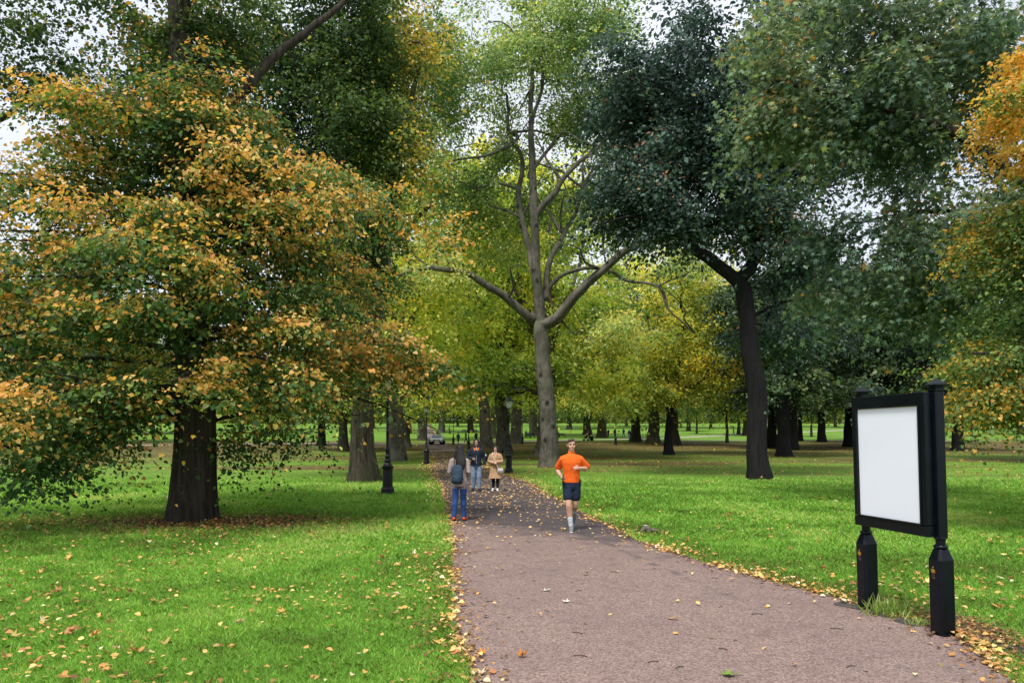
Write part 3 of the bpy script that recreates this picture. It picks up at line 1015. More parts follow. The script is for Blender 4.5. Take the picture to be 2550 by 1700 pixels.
def make_plane():
    base = gp(1366, 1163); Y = base.y
    Y0 = Y
    tr = [base, at(1367, 1080, Y), at(1358, 960, Y), at(1351, 860, Y), at(1346, 810, Y)]
    L = [
        ('main', pxl([(1340, 740), (1333, 640), (1331, 540), (1328, 440, .5), (1322, 330, 1), (1326, 220, 1), (1335, 110, 1)], Y), .34, .10, 'x'),
        ('left', pxl([(1318, 790), (1262, 742, -.5), (1180, 690, -1.2), (1115, 672, -2), (1045, 668, -2.5), (985, 690, -3)], Y), .31, .09, 'x'),
        ('right', pxl([(1385, 795), (1430, 735, -.5), (1500, 672, -1), (1560, 622, -1.5), (1620, 605, -2), (1690, 588, -2.5), (1760, 560, -3)], Y), .36, .12, 'x'),
        ('mid', pxl([(1358, 740, .5), (1366, 660, .8), (1402, 585, 1), (1438, 520, 1.2), (1448, 465, 1.4), (1452, 400, 1.6)], Y), .24, .06, 'x'),
        ('arc', pxl([(1392, 690, .8), (1450, 668, .2), (1510, 672, -.4), (1560, 698, -1), (1640, 716, -1.5), (1665, 770, -2), (1730, 830, -2)], Y), .14, .04, ('mid', tuple(at(1366, 720, Y + .6)))),
        ('thin', pxl([(1322, 640, .9), (1300, 540, 1.2), (1290, 470, 1.4), (1300, 400, 1.5), (1268, 330, 1.6), (1262, 240, 1.6)], Y), .24, .09, ('main', tuple(at(1338, 730, Y)))),
        ('upr', pxl([(1352, 512, 0), (1384, 480, -.3), (1398, 450, -.4), (1440, 405, -.6), (1490, 365, -1), (1540, 310, -1.2)], Y), .22, .08, ('main', tuple(at(1331, 545, Y)))),
        ('upl', pxl([(1290, 345, .5), (1230, 380, 0), (1160, 395, -.4), (1110, 405, -.6)], Y), .13, .05, ('thin', tuple(at(1272, 335, Y + 1.6)))),
        ('up2', pxl([(1390, 340, 1), (1430, 300, 1), (1500, 305, .6), (1560, 315, .3)], Y), .12, .04, ('main', tuple(at(1326, 420, Y + .5)))),
        ('up3', pxl([(1350, 200, 1), (1330, 110, 1.2), (1310, 30, 1.2)], Y), .12, .04, ('main', tuple(at(1322, 320, Y + 1)))),
        ('r2', pxl([(1572, 560, -1.5), (1600, 500, -1.6), (1630, 430, -1.6)], Y), .13, .04, ('right', tuple(at(1565, 620, Y - 1.5)))),
        ('m2', pxl([(1480, 420, 1), (1530, 380, .8), (1590, 350, .6)], Y), .10, .04, ('mid', tuple(at(1448, 470, Y + 1.4)))),
        ('low', pxl([(1400, 800, .4), (1432, 835, .2), (1452, 815, 0), (1462, 850, 0)], Y), .08, .03, ('right', tuple(at(1372, 815, Y)))),
    ]
    E = [pell(1330, 150, 330, 210, Y, 5.5, 420, 2.5), pell(1110, 300, 200, 190, Y, 3.5, 150, 2), pell(1560, 270, 190, 170, Y, 3, 120, 2), pell(1130, 500, 160, 120, Y, 3, 70, 4), pell(1520, 520, 130, 110, Y, 3, 60, 4), pell(1350, 40, 260, 140, Y, 5, 130, -1),
         pell(1340, 520, 330, 170, Y, 3.5, 230, 6), pell(1050, 640, 120, 60, Y, 2, 30, -1), pell(1690, 640, 90, 60, Y, 2, 22, -1), pell(1580, 780, 110, 70, Y, 2, 22, -1), pell(1060, 130, 150, 140, Y, 3.5, 90, 0)]
    PS = [(0, (.05, .10, .05)), (.3, (.13, .20, .085)), (.6, (.25, .32, .12)), (.86, (.42, .43, .14)), (1, (.58, .47, .12))]
    def hg(P):
        return np.clip((15 - P[:, 2]) * .04, -.12, .3)
    rgl = np.random.default_rng(4)
    # crooked secondary boughs off every limb
    base_L = list(L)
    for k, (key, pts, a_, b_, par) in enumerate(base_L):
        for j in range(2 if len(pts) < 5 else 4):
            i = rgl.integers(1, len(pts)); p = Vector(pts[i]); up = Vector((rgl.normal(0, 1), rgl.normal(0, .6), rgl.uniform(.1, 1.1))).normalized()
            ln = rgl.uniform(2.2, 5.0)
            side = Vector((rgl.normal(0, .5), rgl.normal(0, .3), rgl.normal(0, .4)))
            L.append((key + str(j), [p + up * ln * .35 + side * .4, p + up * ln * .7 - side * .3, p + up * ln + side * .6], min(.10, a_ * .4), .025, (key, tuple(p))))
    return limb_tree('plane_tree', 'tall pale plane tree with forked open limbs beside the path behind the runner', base, Y, tr, .50, .44, L, E,
                     dict(n=70, size=.19, hs=.55, vs=.20, droop=.2, tilt=.55, color=palette_color(PS, .17, .38, .3, 1.0, topw=.10, hgrad=hg), hang=.5), BARK_PLANE, 20,
                     gap=.10, flare=.42, flare_h=1.0, tip=.018, lump=.06, arch=.05, wob=.2, step=.7, gscale=.22, mx=.12, bough=(5, 1.5, .45), lmat=LEAF_PLANE)

def make_dark_tree():
    base = gp(1892, 1192); Y = base.y
    tr = [base, at(1884, 1100, Y), at(1887, 980, Y), at(1868, 875, Y), at(1863, 795, Y), at(1850, 715, Y)]
    L = [('l', pxl([(1815, 682), (1760, 640, -.3), (1705, 600, -.5), (1672, 520, -.5), (1690, 400, -.3), (1720, 230)], Y), .30, .08, 'x'),
         ('r', pxl([(1866, 672), (1884, 610, .4), (1876, 500, .6), (1848, 400, .6), (1822, 280, .5), (1800, 150, .4)], Y), .30, .10, 'x'),
         ('r2', pxl([(1930, 560, .4), (1990, 500, .4), (2050, 440)], Y), .16, .05, ('r', tuple(at(1878, 610, Y)))),
         ('l2', pxl([(1640, 560, -1), (1570, 540, -1.5), (1520, 550, -2)], Y), .12, .04, ('l', tuple(at(1720, 600, Y)))),
         ('r3', pxl([(1930, 760, .8), (2000, 740, 1.5)], Y), .10, .04, ('x', tuple(at(1862, 790, Y))))]
    E = [pell(1650, 500, 130, 100, Y, 2.2, 120), pell(1740, 410, 190, 180, Y, 3.0, 290), pell(1620, 250, 130, 60, Y, 2.5, 70, 1), pell(2060, 300, 150, 110, Y, 2.5, 80, 2), pell(1850, 510, 150, 100, Y, 2.2, 110, .8), pell(1720, 190, 210, 170, Y, 3.4, 230), pell(1940, 400, 180, 150, Y, 3, 150, .8),
         pell(1960, 620, 110, 90, Y, 2.0, 60, 1), pell(1560, 450, 100, 50, Y, 1.6, 34), pell(1880, 110, 230, 150, Y, 3.2, 110, 1), pell(1950, 790, 110, 90, Y, 2, 50, 2), pell(1520, 560, 60, 30, Y, 1, 10)]
    PS = [(0, (.011, .022, .022)), (.4, (.026, .048, .042)), (.75, (.065, .105, .085)), (.985, (.12, .185, .14)), (1, (.25, .12, .06))]
    def clear(px, py, A_):
        return ((py > 585) & (px < 1880) & (A_[:, 1] < Y + .8)) | ((px < 1600) & (py > 500) & ~((px > 1470) & (px < 1570) & (py > 530) & (py < 590)))
    return limb_tree('evergreen_oak', 'blackish leaning tree with dense blue green crown between the plane and the notice board', base, Y, tr, .43, .37, L, E,
                     dict(n=84, size=.185, hs=.50, vs=.17, droop=.35, tilt=.6, color=palette_color(PS, .13, .5, .3, 2.0, topw=.14), hang=.5), BARK_DARK, 30,
                     gap=.06, lmat=LEAF_DARK, flare=.28, flare_h=.5, tip=.014, lump=.08, arch=.03, wob=.16, step=.6, gscale=.35, mx=.12, bough=(5, 1.15, .5), clear=clear)

def make_oak():
    base = gp(905, 1197); Y = base.y
    tr = [base, at(902, 1110, Y), at(905, 1000, Y), at(915, 860, Y), at(930, 740, Y), at(945, 640, Y)]
    L = [('a', pxl([(960, 560), (985, 480, -.5), (975, 380, -1), (960, 250, -1), (930, 100, -1), (900, -40, -1)], Y), .42, .15, 'x'),
         ('b', pxl([(925, 560, -1), (870, 420, -2), (800, 300, -2.5), (740, 180, -3), (690, 60, -3)], Y), .34, .12, 'x'),
         ('c', pxl([(990, 600, .5), (1040, 540, 0), (1080, 505, -.5)], Y), .18, .06, ('a', tuple(at(955, 580, Y)))),
         ('d', pxl([(880, 700, -1), (800, 640, -2), (720, 560, -2)], Y), .18, .06, ('x', tuple(at(925, 760, Y)))),
         ('e', pxl([(1000, 330, -1.5), (1030, 220, -2), (1050, 110, -2.4)], Y), .16, .05, ('a', tuple(at(972, 400, Y - 1))))]
    E = [pell(790, 200, 260, 250, Y, 4.5, 520, -1.5), pell(930, 360, 130, 260, Y, 3, 190, -2.5), pell(640, 420, 150, 200, Y, 3, 110), pell(960, 90, 170, 170, Y, 3.5, 150, -2),
         pell(930, 640, 120, 120, Y, 2.2, 60, -1), pell(880, 870, 130, 90, Y, 2.2, 55, -1.2)]
    PS = [(0, (.016, .034, .018)), (.4, (.045, .085, .034)), (.7, (.09, .15, .045)), (.87, (.19, .23, .055)), (.95, (.45, .34, .07)), (1, (.55, .38, .08))]
    def hg(P):
        px = P[:, 0] / P[:, 1] * F + 1275
        return np.clip((px - 985) / 240, -.15, .25)
    return limb_tree('oak_tree', 'massive dark green tree with fissured hollow trunk behind the nearest lamp post', base, Y, tr, .47, .38, L, E,
                     dict(n=86, size=.145, hs=.50, vs=.15, droop=.45, tilt=.55, color=palette_color(PS, .15, .5, .3, 3.0, topw=.12, hgrad=hg), hang=.6), BARK_OAK, 40,
                     gap=.06, bough=(5, 1.2, .45), flare=.55, flare_h=.8, tip=.012, lump=.10, arch=.02, wob=.14, step=.6, mx=.14)

def make_right_near():
    Y = 18.5
    base = Vector((15.6, 19.0, -.02))
    tr = [base, Vector((15.5, 19, 2)), Vector((15.3, 18.8, 4)), Vector((15.0, 18.6, 6.2))]
    L = [('a', pxl([(2640, 560), (2480, 400, -.5), (2300, 300, -.8), (2100, 240, -.8), (1930, 200, -.5)], Y), .20, .04, 'x'),
         ('b', pxl([(2660, 420), (2520, 250, .5), (2350, 130, .8), (2150, 50, 1), (1980, 10, 1.2)], Y), .18, .04, 'x'),
         ('c', pxl([(2700, 300), (2640, 0), (2600, -300)], Y), .22, .05, 'x'),
         ('d', pxl([(2660, 640), (2480, 560, .5), (2300, 530, .6), (2120, 560, .2)], Y), .13, .03, 'x')]
    E = [pell(2150, 80, 130, 90, Y, 2.2, 60), pell(2330, 150, 150, 110, Y, 2.4, 90, .6), pell(2180, 230, 110, 60, Y, 1.6, 40, -.5), pell(1960, 90, 110, 90, Y, 1.8, 40), pell(2010, 250, 110, 60, Y, 1.6, 36), pell(2420, 40, 150, 70, Y, 2, 50), pell(2270, 270, 210, 90, Y, 2, 90), pell(2420, 500, 200, 110, Y, 2.2, 100), pell(2150, 10, 300, 80, Y, 2.2, 60, .8),
         pell(2210, 560, 160, 60, Y, 1.8, 36), pell(1930, 270, 70, 80, Y, 1.2, 22), pell(2200, 690, 210, 70, Y, 2, 60, 1), pell(2460, 250, 120, 160, Y, 2, 40, 1), pell(2420, 720, 170, 110, Y, 2.2, 60, 1)]
    PS = [(0, (.04, .08, .06)), (.4, (.09, .15, .10)), (.75, (.18, .255, .15)), (.97, (.27, .33, .16)), (1, (.45, .26, .09))]
    return limb_tree('sweetgum_tree', 'tree reaching in from the right with star shaped blue green leaves above the board', base, Y, tr, .42, .34, L, E,
                     dict(n=60, size=.135, hs=.42, vs=.16, droop=.45, tilt=.6, color=palette_color(PS, .16, .5, .5, 4.0, topw=.12), tmpl=T_STAR, hang=.8), BARK_LIME, 50,
                     gap=.12, bough=(5, .75, .45), flare=.3, flare_h=.5, tip=.006, arch=.03, wob=.10, step=.4, gscale=.6, mx=.07)

def make_right_lime():
    base = Vector((10.75, 14.2, -.02)); Y = 14.2
    tr = [base, Vector((10.75, 14.2, 2)), Vector((10.7, 14.2, 4)), Vector((10.7, 14.2, 6)), Vector((10.65, 14.2, 8)), Vector((10.6, 14.2, 10.5))]
    L = [('a', pxl([(2600, 480), (2570, 420, -.3), (2545, 390, -.5)], Y), .05, .02, 'x'), ('b', pxl([(2590, 930), (2510, 890, -.3), (2420, 880, -.6)], Y), .07, .025, 'x')]
    E = [pell(2650, 180, 90, 130, Y, 1.3, 64), pell(2520, 240, 45, 35, Y, .7, 9, -.4), pell(2490, 300, 40, 26, Y, .6, 6), pell(2560, 390, 50, 34, Y, .7, 9), pell(2560, 600, 130, 120, Y, 1.6, 80, .4), pell(2530, 940, 140, 90, Y, 1.5, 84, -.4), pell(2600, 780, 150, 90, Y, 1.6, 46), pell(2450, 1010, 70, 45, Y, .8, 14, -.6)]
    PS = [(0, (.03, .065, .025)), (.35, (.085, .15, .045)), (.60, (.15, .22, .06)), (.72, (.42, .30, .06)), (.9, (.62, .30, .06)), (1, (.66, .40, .11))]
    def hg(P):
        py = HZ - (P[:, 2] - EYE) / P[:, 1] * F
        return np.where(py < 440, .42, np.where(py < 480, .05, np.where(py > 850, .08, -.14)))
    return limb_tree('orange_lime_tree', 'tree at the right edge with bright orange top sprays and green lower boughs', base, Y, tr, .34, .10, L, E,
                     dict(n=150, size=.060, hs=.34, vs=.07, droop=.25, tilt=.5, color=palette_color(PS, .14, .5, .6, 5.0, topw=.14, hgrad=hg), tmpl=T_HEART, hang=.6), BARK_LIME, 60,
                     gap=.05, flare=.3, tip=.006, arch=.04, wob=.10, step=.35, mx=.05)

def make_maple():
    base = gp(1666, 1132); Y = base.y
    tr = [base, at(1664, 1090, Y), at(1672, 1020, Y), at(1683, 960, Y), at(1694, 900, Y), at(1700, 830, Y), at(1695, 740, Y)]
    L = [('a', pxl([(1645, 990), (1600, 960, -.4), (1560, 955, -.8)], Y), .16, .05, ('x', tuple(at(1668, 1040, Y)))), ('b', pxl([(1720, 965), (1770, 930, -.5), (1830, 915, -1)], Y), .16, .05, 'x'),
         ('c', pxl([(1652, 930), (1625, 860), (1610, 780)], Y), .16, .06, ('x', tuple(at(1680, 975, Y)))), ('d', pxl([(1740, 870), (1780, 800), (1790, 720)], Y), .14, .05, 'x')]
    E = [pell(1690, 820, 160, 150, Y, 4.5, 280), pell(1800, 900, 110, 80, Y, 3, 80, -1), pell(1580, 900, 110, 90, Y, 3, 70, -.6), pell(1650, 960, 130, 30, Y, 3.5, 40, -1.0), pell(1720, 690, 120, 90, Y, 3, 90)]
    PS = [(0, (.05, .095, .03)), (.3, (.13, .18, .04)), (.6, (.30, .31, .06)), (.85, (.46, .40, .07)), (1, (.56, .38, .07))]
    return limb_tree('maple_tree', 'smaller yellow leaved tree with a dark curved trunk on the right hand lawn', base, Y, tr, .36, .10, L, E,
                     dict(n=54, size=.25, hs=.62, vs=.20, droop=.3, tilt=.55, color=palette_color(PS, .18, .6, .3, 6.0, topw=.10), hang=.6), BARK_DARK, 70,
                     lmat=LEAF_FAR, gap=.08, bough=(4, 1.5, .45), flare=.5, flare_h=.7, tip=.02, arch=.05, wob=.15, step=.8, mx=.15)

make_lime(); make_plane(); make_dark_tree(); make_oak(); make_right_near(); make_right_lime(); make_maple()

# --- trees farther off: a few grown kinds, copied with their trunk and crown
def proto(name, seed, H, cw, clear, r0, PS, bark, n_att=520, n=58, size=.31, low=0.0, lmat=None, off=0.0, gap=.08, flat=1.0, fork=True):
    base = Vector((0, 0, 0))
    sk = Skel()
    rg = np.random.default_rng(seed)
    fz = clear + 1.5
    lean = rg.normal(0, .25, 2)
    sk.poly([base, Vector((lean[0] * .3, lean[1] * .3, clear * .5)), Vector((lean[0], lean[1], fz))], r0, r0 * .72, seed=seed, wob=.03)
    par = sk.n - 1
    for k in range(5 if fork else 1):
        a = 2 * math.pi * k / 5 + rg.uniform(-.4, .4)
        sp = cw * rg.uniform(.25, .55) if fork else .3
        q = [Vector((math.cos(a) * sp * .35, math.sin(a) * sp * .35, fz + (H - fz) * .18)), Vector((math.cos(a) * sp * .8, math.sin(a) * sp * .8, fz + (H - fz) * .45)), Vector((math.cos(a) * sp, math.sin(a) * sp, fz + (H - fz) * .75))]
        sk.poly(q, r0 * .42, r0 * .12, par, seed=seed + k, wob=.1)
    for k in range(3):
        a = rg.uniform(0, 6.28)
        st = int(np.argmin(np.abs(sk.p[:sk.n, 2] - clear * rg.uniform(.75, 1.0)) + np.where(sk.main[:sk.n], 0, 99)))
        sk.poly([sk.p[st] + np.array([math.cos(a) * cw * .3, math.sin(a) * cw * .3, .8]), sk.p[st] + np.array([math.cos(a) * cw * .65, math.sin(a) * cw * .65, .3])], r0 * .28, r0 * .08, st, seed=seed + 30 + k, wob=.1)
    mid = (clear + H) / 2
    E = [((0, 0, mid + .5), (cw * .82, cw * .82, (H - clear) / 2), int(n_att * .5))]
    for k in range(6):
        a = rg.uniform(0, 6.28); d = cw * rg.uniform(.45, .75)
        E.append(((math.cos(a) * d, math.sin(a) * d, rg.uniform(clear + 1.5, H * .8)), (cw * .42, cw * .42, (H - clear) * .17), int(n_att * .06)))
    E.append(((0, 0, clear - low + 1.5), (cw * .95, cw * .95, 1.6), int(n_att * .16)))
    A = sample_crown(E, seed, gap, .25, 2.2, (6, 2.0, .42) if n_att > 200 else (4, .9, .5))
    root = build_tree(name, base, sk, A, dict(n=n, size=size, hs=.72, vs=.24, droop=.3, tilt=.6, color=palette_color(PS, .18, .75, .22, off, topw=.08), hang=.6), bark,
                      seed=seed, lmat=lmat or LEAF_FAR, flare=.42, flare_h=.7, tip=.025, minr=.03, arch=.05, wob=.16, step=1.0, mx=.2)
    return root

YG = [(0, (.05, .10, .03)), (.3, (.14, .215, .05)), (.6, (.31, .37, .08)), (.88, (.44, .44, .10)), (1, (.58, .44, .09))]
YY = [(0, (.08, .13, .04)), (.35, (.21, .26, .075)), (.75, (.40, .39, .10)), (1, (.56, .42, .10))]
GR = [(0, (.028, .06, .025)), (.4, (.075, .13, .045)), (.75, (.14, .20, .06)), (.95, (.25, .27, .05)), (1, (.45, .34, .06))]
DK = [(0, (.010, .022, .014)), (.4, (.020, .042, .022)), (.75, (.042, .078, .034)), (1, (.10, .13, .04))]
PR = {
    'plane': proto('avenue_plane_tree', 101, 31, 10.0, 8.0, .62, YG, BARK_PLANE, off=1.5, low=.8, n_att=560),
    'plane2': proto('avenue_plane_tree', 102, 29, 9.5, 6.5, .60, YG, BARK_PLANE, off=7.5, low=.5, n_att=560),
    'yellow': proto('yellow_tree', 103, 21, 8.0, 6.0, .5, YY, BARK_FAR, off=3.5, low=.8),
    'green': proto('green_tree', 104, 21, 8.0, 5.6, .55, GR, BARK_FAR, off=9.5, low=.8),
    'dark': proto('dark_tree', 105, 22, 7.0, 6.6, .58, DK, BARK_DARK, lmat=LEAF_DARK, off=12.5, low=.9, n_att=520, n=62),
    'young': proto('young_tree', 106, 9, 3.0, 4.2, .19, GR, BARK_FAR, n_att=120, n=60, size=.26, off=5.5, low=.4, fork=False),
}
used = set()
GROUP = {'plane': 'plane trees of the avenue', 'plane2': 'plane trees of the avenue', 'yellow': 'yellow trees farther off', 'green': 'green trees farther off', 'dark': 'dark trees of the right hand clump', 'young': 'slim young trees'}
rgt = random.Random(77)
def put(kind, px, py, label, s=1.0, sz=None, w=None):
    p = gp(px, py)
    o = PR[kind] if kind not in used else copy_tree(PR[kind])
    used.add(kind)
    o.location = (p.x, p.y, p.z - .04)
    o.rotation_euler = (0, 0, rgt.uniform(0, 6.28))
    o.scale = (s, s, sz or s)
    tag(o, label, 'tree', GROUP[kind])
    if w:                     # trunk stouter or slimmer than the kind's own
        for ch in o.children:
            if ch.name.startswith('trunk'): ch.scale = (w, w, 1)
    return o

put('plane', 1211, 1117, 'thick knobbly plane trunk just right of the hooded walker in the navy jacket', 1.0, w=1.1)
put('plane2', 1257, 1128, 'stout plane trunk directly behind the tall lamp post right of the path', 1.0, w=1.1)
put('plane', 1284, 1104, 'dark plane trunk half hidden behind the lamp post, to its right', 1.05, w=1.3)
put('plane2', 1098, 1077, 'pale trunk standing clear on the lawn behind the silver car', 1.15, w=1.2)
put('plane', 1228, 1091, 'slim dark trunk seen in the gap between the two big path trunks', .9, w=1.0)
put('yellow', 1172, 1077, 'pale trunk under yellow leaves beyond the umbrella walkers', 1.15, w=1.3)
put('plane2', 987, 1146, 'big plane trunk left of the path, just right of the nearest lamp', 1.0, w=1.1)
put('plane', 1008, 1113, 'narrower trunk tucked behind the big plane left of the path', .95)
put('plane2', 1051, 1096, 'dark trunk left of the silver car beside the left hand lamp', 1.0, w=1.2)
put('young', 1023, 1079, 'small thin tree far away between left avenue trunks', 1.1)
put('green', 856, 1123, 'shaded trunk left of the hollow oak under low boughs', .9)
put('dark', 800, 1109, 'dark trunk on the left lawn seen between lime boughs and oak', .9)
put('plane', 1329, 1085, 'far trunk behind the benches left of the pale plane', 1.0, w=1.5)
put('green', 1417, 1069, 'distant squat trunk on the bright lawn right of the plane', 1.1, w=1.2)
put('green', 1463, 1082, 'broad spreading trunk behind the pram and litter bin', 1.0, w=1.6)
put('yellow', 1584, 1100, 'gnarled dark trunk with a leaning bough beside the strolling people', 1.0, w=1.5)
put('plane', 1627, 1103, 'pale grey straight trunk right of the gnarled dark one', 1.0, w=1.4)
put('green', 1714, 1073, 'low dark bushy tree far across the right lawn', .8, w=1.3)
put('young', 1735, 1080, 'thin far tree left of the young lawn tree', 1.1)
put('young', 1811, 1102, 'slender young tree standing alone left of the leaning black trunk', 1.15)
put('young', 1839, 1082, 'little far trunk beside the blue umbrella walker', 1.2, w=1.5)
put('green', 1855, 1084, 'far trunk just left of the leaning black trunk', 1.0)
put('dark', 1922, 1115, 'black trunk close behind the leaning dark tree', 1.0, w=1.0)
put('dark', 1953, 1136, 'knobbed pollard trunk right of the leaning dark tree', .9, w=1.15)
put('dark', 1977, 1120, 'dark trunk half behind the knobbed pollard', .95, w=.9)
put('dark', 1993, 1098, 'slim dark trunk left of the flared one', .9, w=.7)
put('dark', 2047, 1100, 'flared dark trunk left of the notice board', 1.05, w=1.05)
put('young', 2021, 1087, 'tiny far trunk between the slim and flared dark trunks', 1.1)
put('dark', 2385, 1122, 'short stout trunk on the lawn right of the notice board', .85, w=1.1)
put('young', 2419, 1086, 'thin sapling far off right of the stout trunk', 1.0)
put('green', 2541, 1082, 'far trunk at the right edge beyond the orange boughs', 1.0)
put('dark', 14, 1124, 'grey trunk at the far left edge', .95, w=1.1)
put('dark', 48, 1122, 'second grey trunk beside the far left one', 1.0, w=.9)
put('plane2', 1352, 1134, 'yellow green plane crown rising straight behind the pale plane', 1.0)
put('yellow', 1676, 1108, 'yellow tree straight behind the small yellow maple', 1.3)
put('yellow', 1500, 1090, 'yellow crowned tree between the pale plane and the gnarled trunk', 1.3)
put('dark', 2205, 1116, 'dark tree hidden straight behind the notice board panel', 1.15)
put('dark', 2115, 1112, 'deep dark crown closing the gap left of the notice board', 1.1)
put('green', 2700, 1150, 'green tree just outside the right edge whose boughs fill the view over the board', 1.0)
put('plane2', 2190, 1100, 'tall green yellow crown rising behind the notice board', 1.0)
put('dark', 2300, 1105, 'dark tree standing behind the notice board posts', 1.1)
# crowns of the trees that close the view
far = [('yellow', 1000, 1072), ('green', 930, 1066), ('yellow', 1140, 1062), ('green', 1230, 1060), ('plane', 1380, 1064), ('yellow', 1500, 1066), ('plane2', 1560, 1062), ('green', 1660, 1064), ('yellow', 1770, 1066),
       ('green', 1900, 1068), ('yellow', 1960, 1062), ('green', 2080, 1064), ('green', 2350, 1066), ('yellow', 2450, 1070), ('green', 720, 1070), ('green', 600, 1078), ('yellow', 500, 1072), ('green', 380, 1080), ('green', 240, 1076), ('green', 120, 1084), ('dark', -60, 1100), ('dark', 140, 1104), ('green', 2620, 1076), ('dark', 2680, 1100), ('green', 300, 1100)]
WHERE = {'yellow': 'yellow crowned tree closing the far view', 'green': 'green crowned tree closing the far view', 'plane': 'tall plane crown closing the far view', 'plane2': 'tall plane crown closing the far view', 'dark': 'dark crowned tree at the back of the lawn'}
for i, (k, x, y) in enumerate(far):
    side = ('at the far left edge' if x < 200 else 'behind the lime tree' if x < 560 else 'between the lime and the hollow oak' if x < 960 else 'at the end of the footpath' if x < 1200 else 'behind the tall pale plane' if x < 1450
            else 'behind the yellow maple' if x < 1750 else 'behind the leaning dark tree' if x < 2000 else 'behind the notice board' if x < 2400 else 'at the far right edge')
    put(k, x, y, WHERE[k] + ' ' + side, 1.25, w=.65)

# a far belt of woodland that reads as one mass
rg = np.random.default_rng(91)
k = 8500
Xw = rg.uniform(-330, 330, k); Yw = 300 + rg.uniform(0, 90, k)
hp = np.array([14 + 7 * noise.noise(Vector((x * .035, y * .03, 1))) for x, y in zip(Xw, Yw)])
Zw = terr(Yw) + .3 + hp * rg.random(k) ** 1.15
A = np.stack([Xw, Yw, Zw], 1)
dirs = norm(rg.normal(size=(k, 3)))
P, D, U, S, ci, lz = spray_leaves(A, dirs, 92, 22, 1.5, 1.6, .8, .2, .6, .3, .4)
C = palette_color([(0, (.03, .06, .02)), (.4, (.075, .12, .03)), (.75, (.17, .21, .04)), (1, (.42, .36, .06))], .15, .6, .03, 2.2)(P, ci, lz, A, rg)
tag(link('woodland', leaves_mesh('woodland', P, D, U, S, C, T_DIAM), LEAF), 'distant belt of mixed woodland closing the park', 'woodland', kind='stuff')
# ------------------------------------------------------------------ materials of the small things
BLACK = plain('black_paint', (.005, .006, .008), .35, .28, var=.3, nscale=14, bump=.08, bscale=40)
NAVYBLACK = plain('blue_black_paint', (.003, .005, .009), .30, .22, var=.35, nscale=9, bump=.06, bscale=50)
GOLD = plain('gilt', (.55, .30, .06), .35, .5, .6)
GREYREL = plain('dull_relief', (.06, .045, .045), .5, .4)
PANEL = plain('white_panel', (.80, .855, .94), .35, .3, var=.03, nscale=1.5)
GLASSM = None
m, nt, out = new_mat('lantern_glass'); n = N(nt)
p = n('ShaderNodeBsdfPrincipled', i_Base_Color=(.55, .58, .55, 1), i_Roughness=.12, i_Alpha=.35)
n.l(p.outputs[0], out.inputs[0]); GLASSM = m
LAMPIN = plain('lamp_white', (.75, .72, .62), .4)
STEEL = plain('silver_paint', (.42, .47, .53), .28, .6, .35, var=.05)
CARGLASS = plain('car_glass', (.05, .075, .10), .08, .8)
RUBBER = plain('rubber', (.015, .015, .016), .8, .2)
HEADL = plain('headlamp', (.75, .8, .85), .12, .8)
PLATE = plain('plate', (.75, .75, .72), .5)
WOOD = plain('bench_wood', (.035, .026, .02), .7, .2, var=.3)
STONE = plain('stone_slab', (.075, .068, .062), .9, .1, var=.55, nscale=5, bump=.5, bscale=20)
FUR = plain('grey_fur', (.16, .13, .105), .9, .1, var=.4, nscale=40, bump=.6, bscale=90)
FURW = plain('pale_fur', (.42, .39, .35), .9, .1, var=.3, nscale=40)

def part(name, mb, mat, parent, **k):
    return mb.build(name, mat, parent, **k)

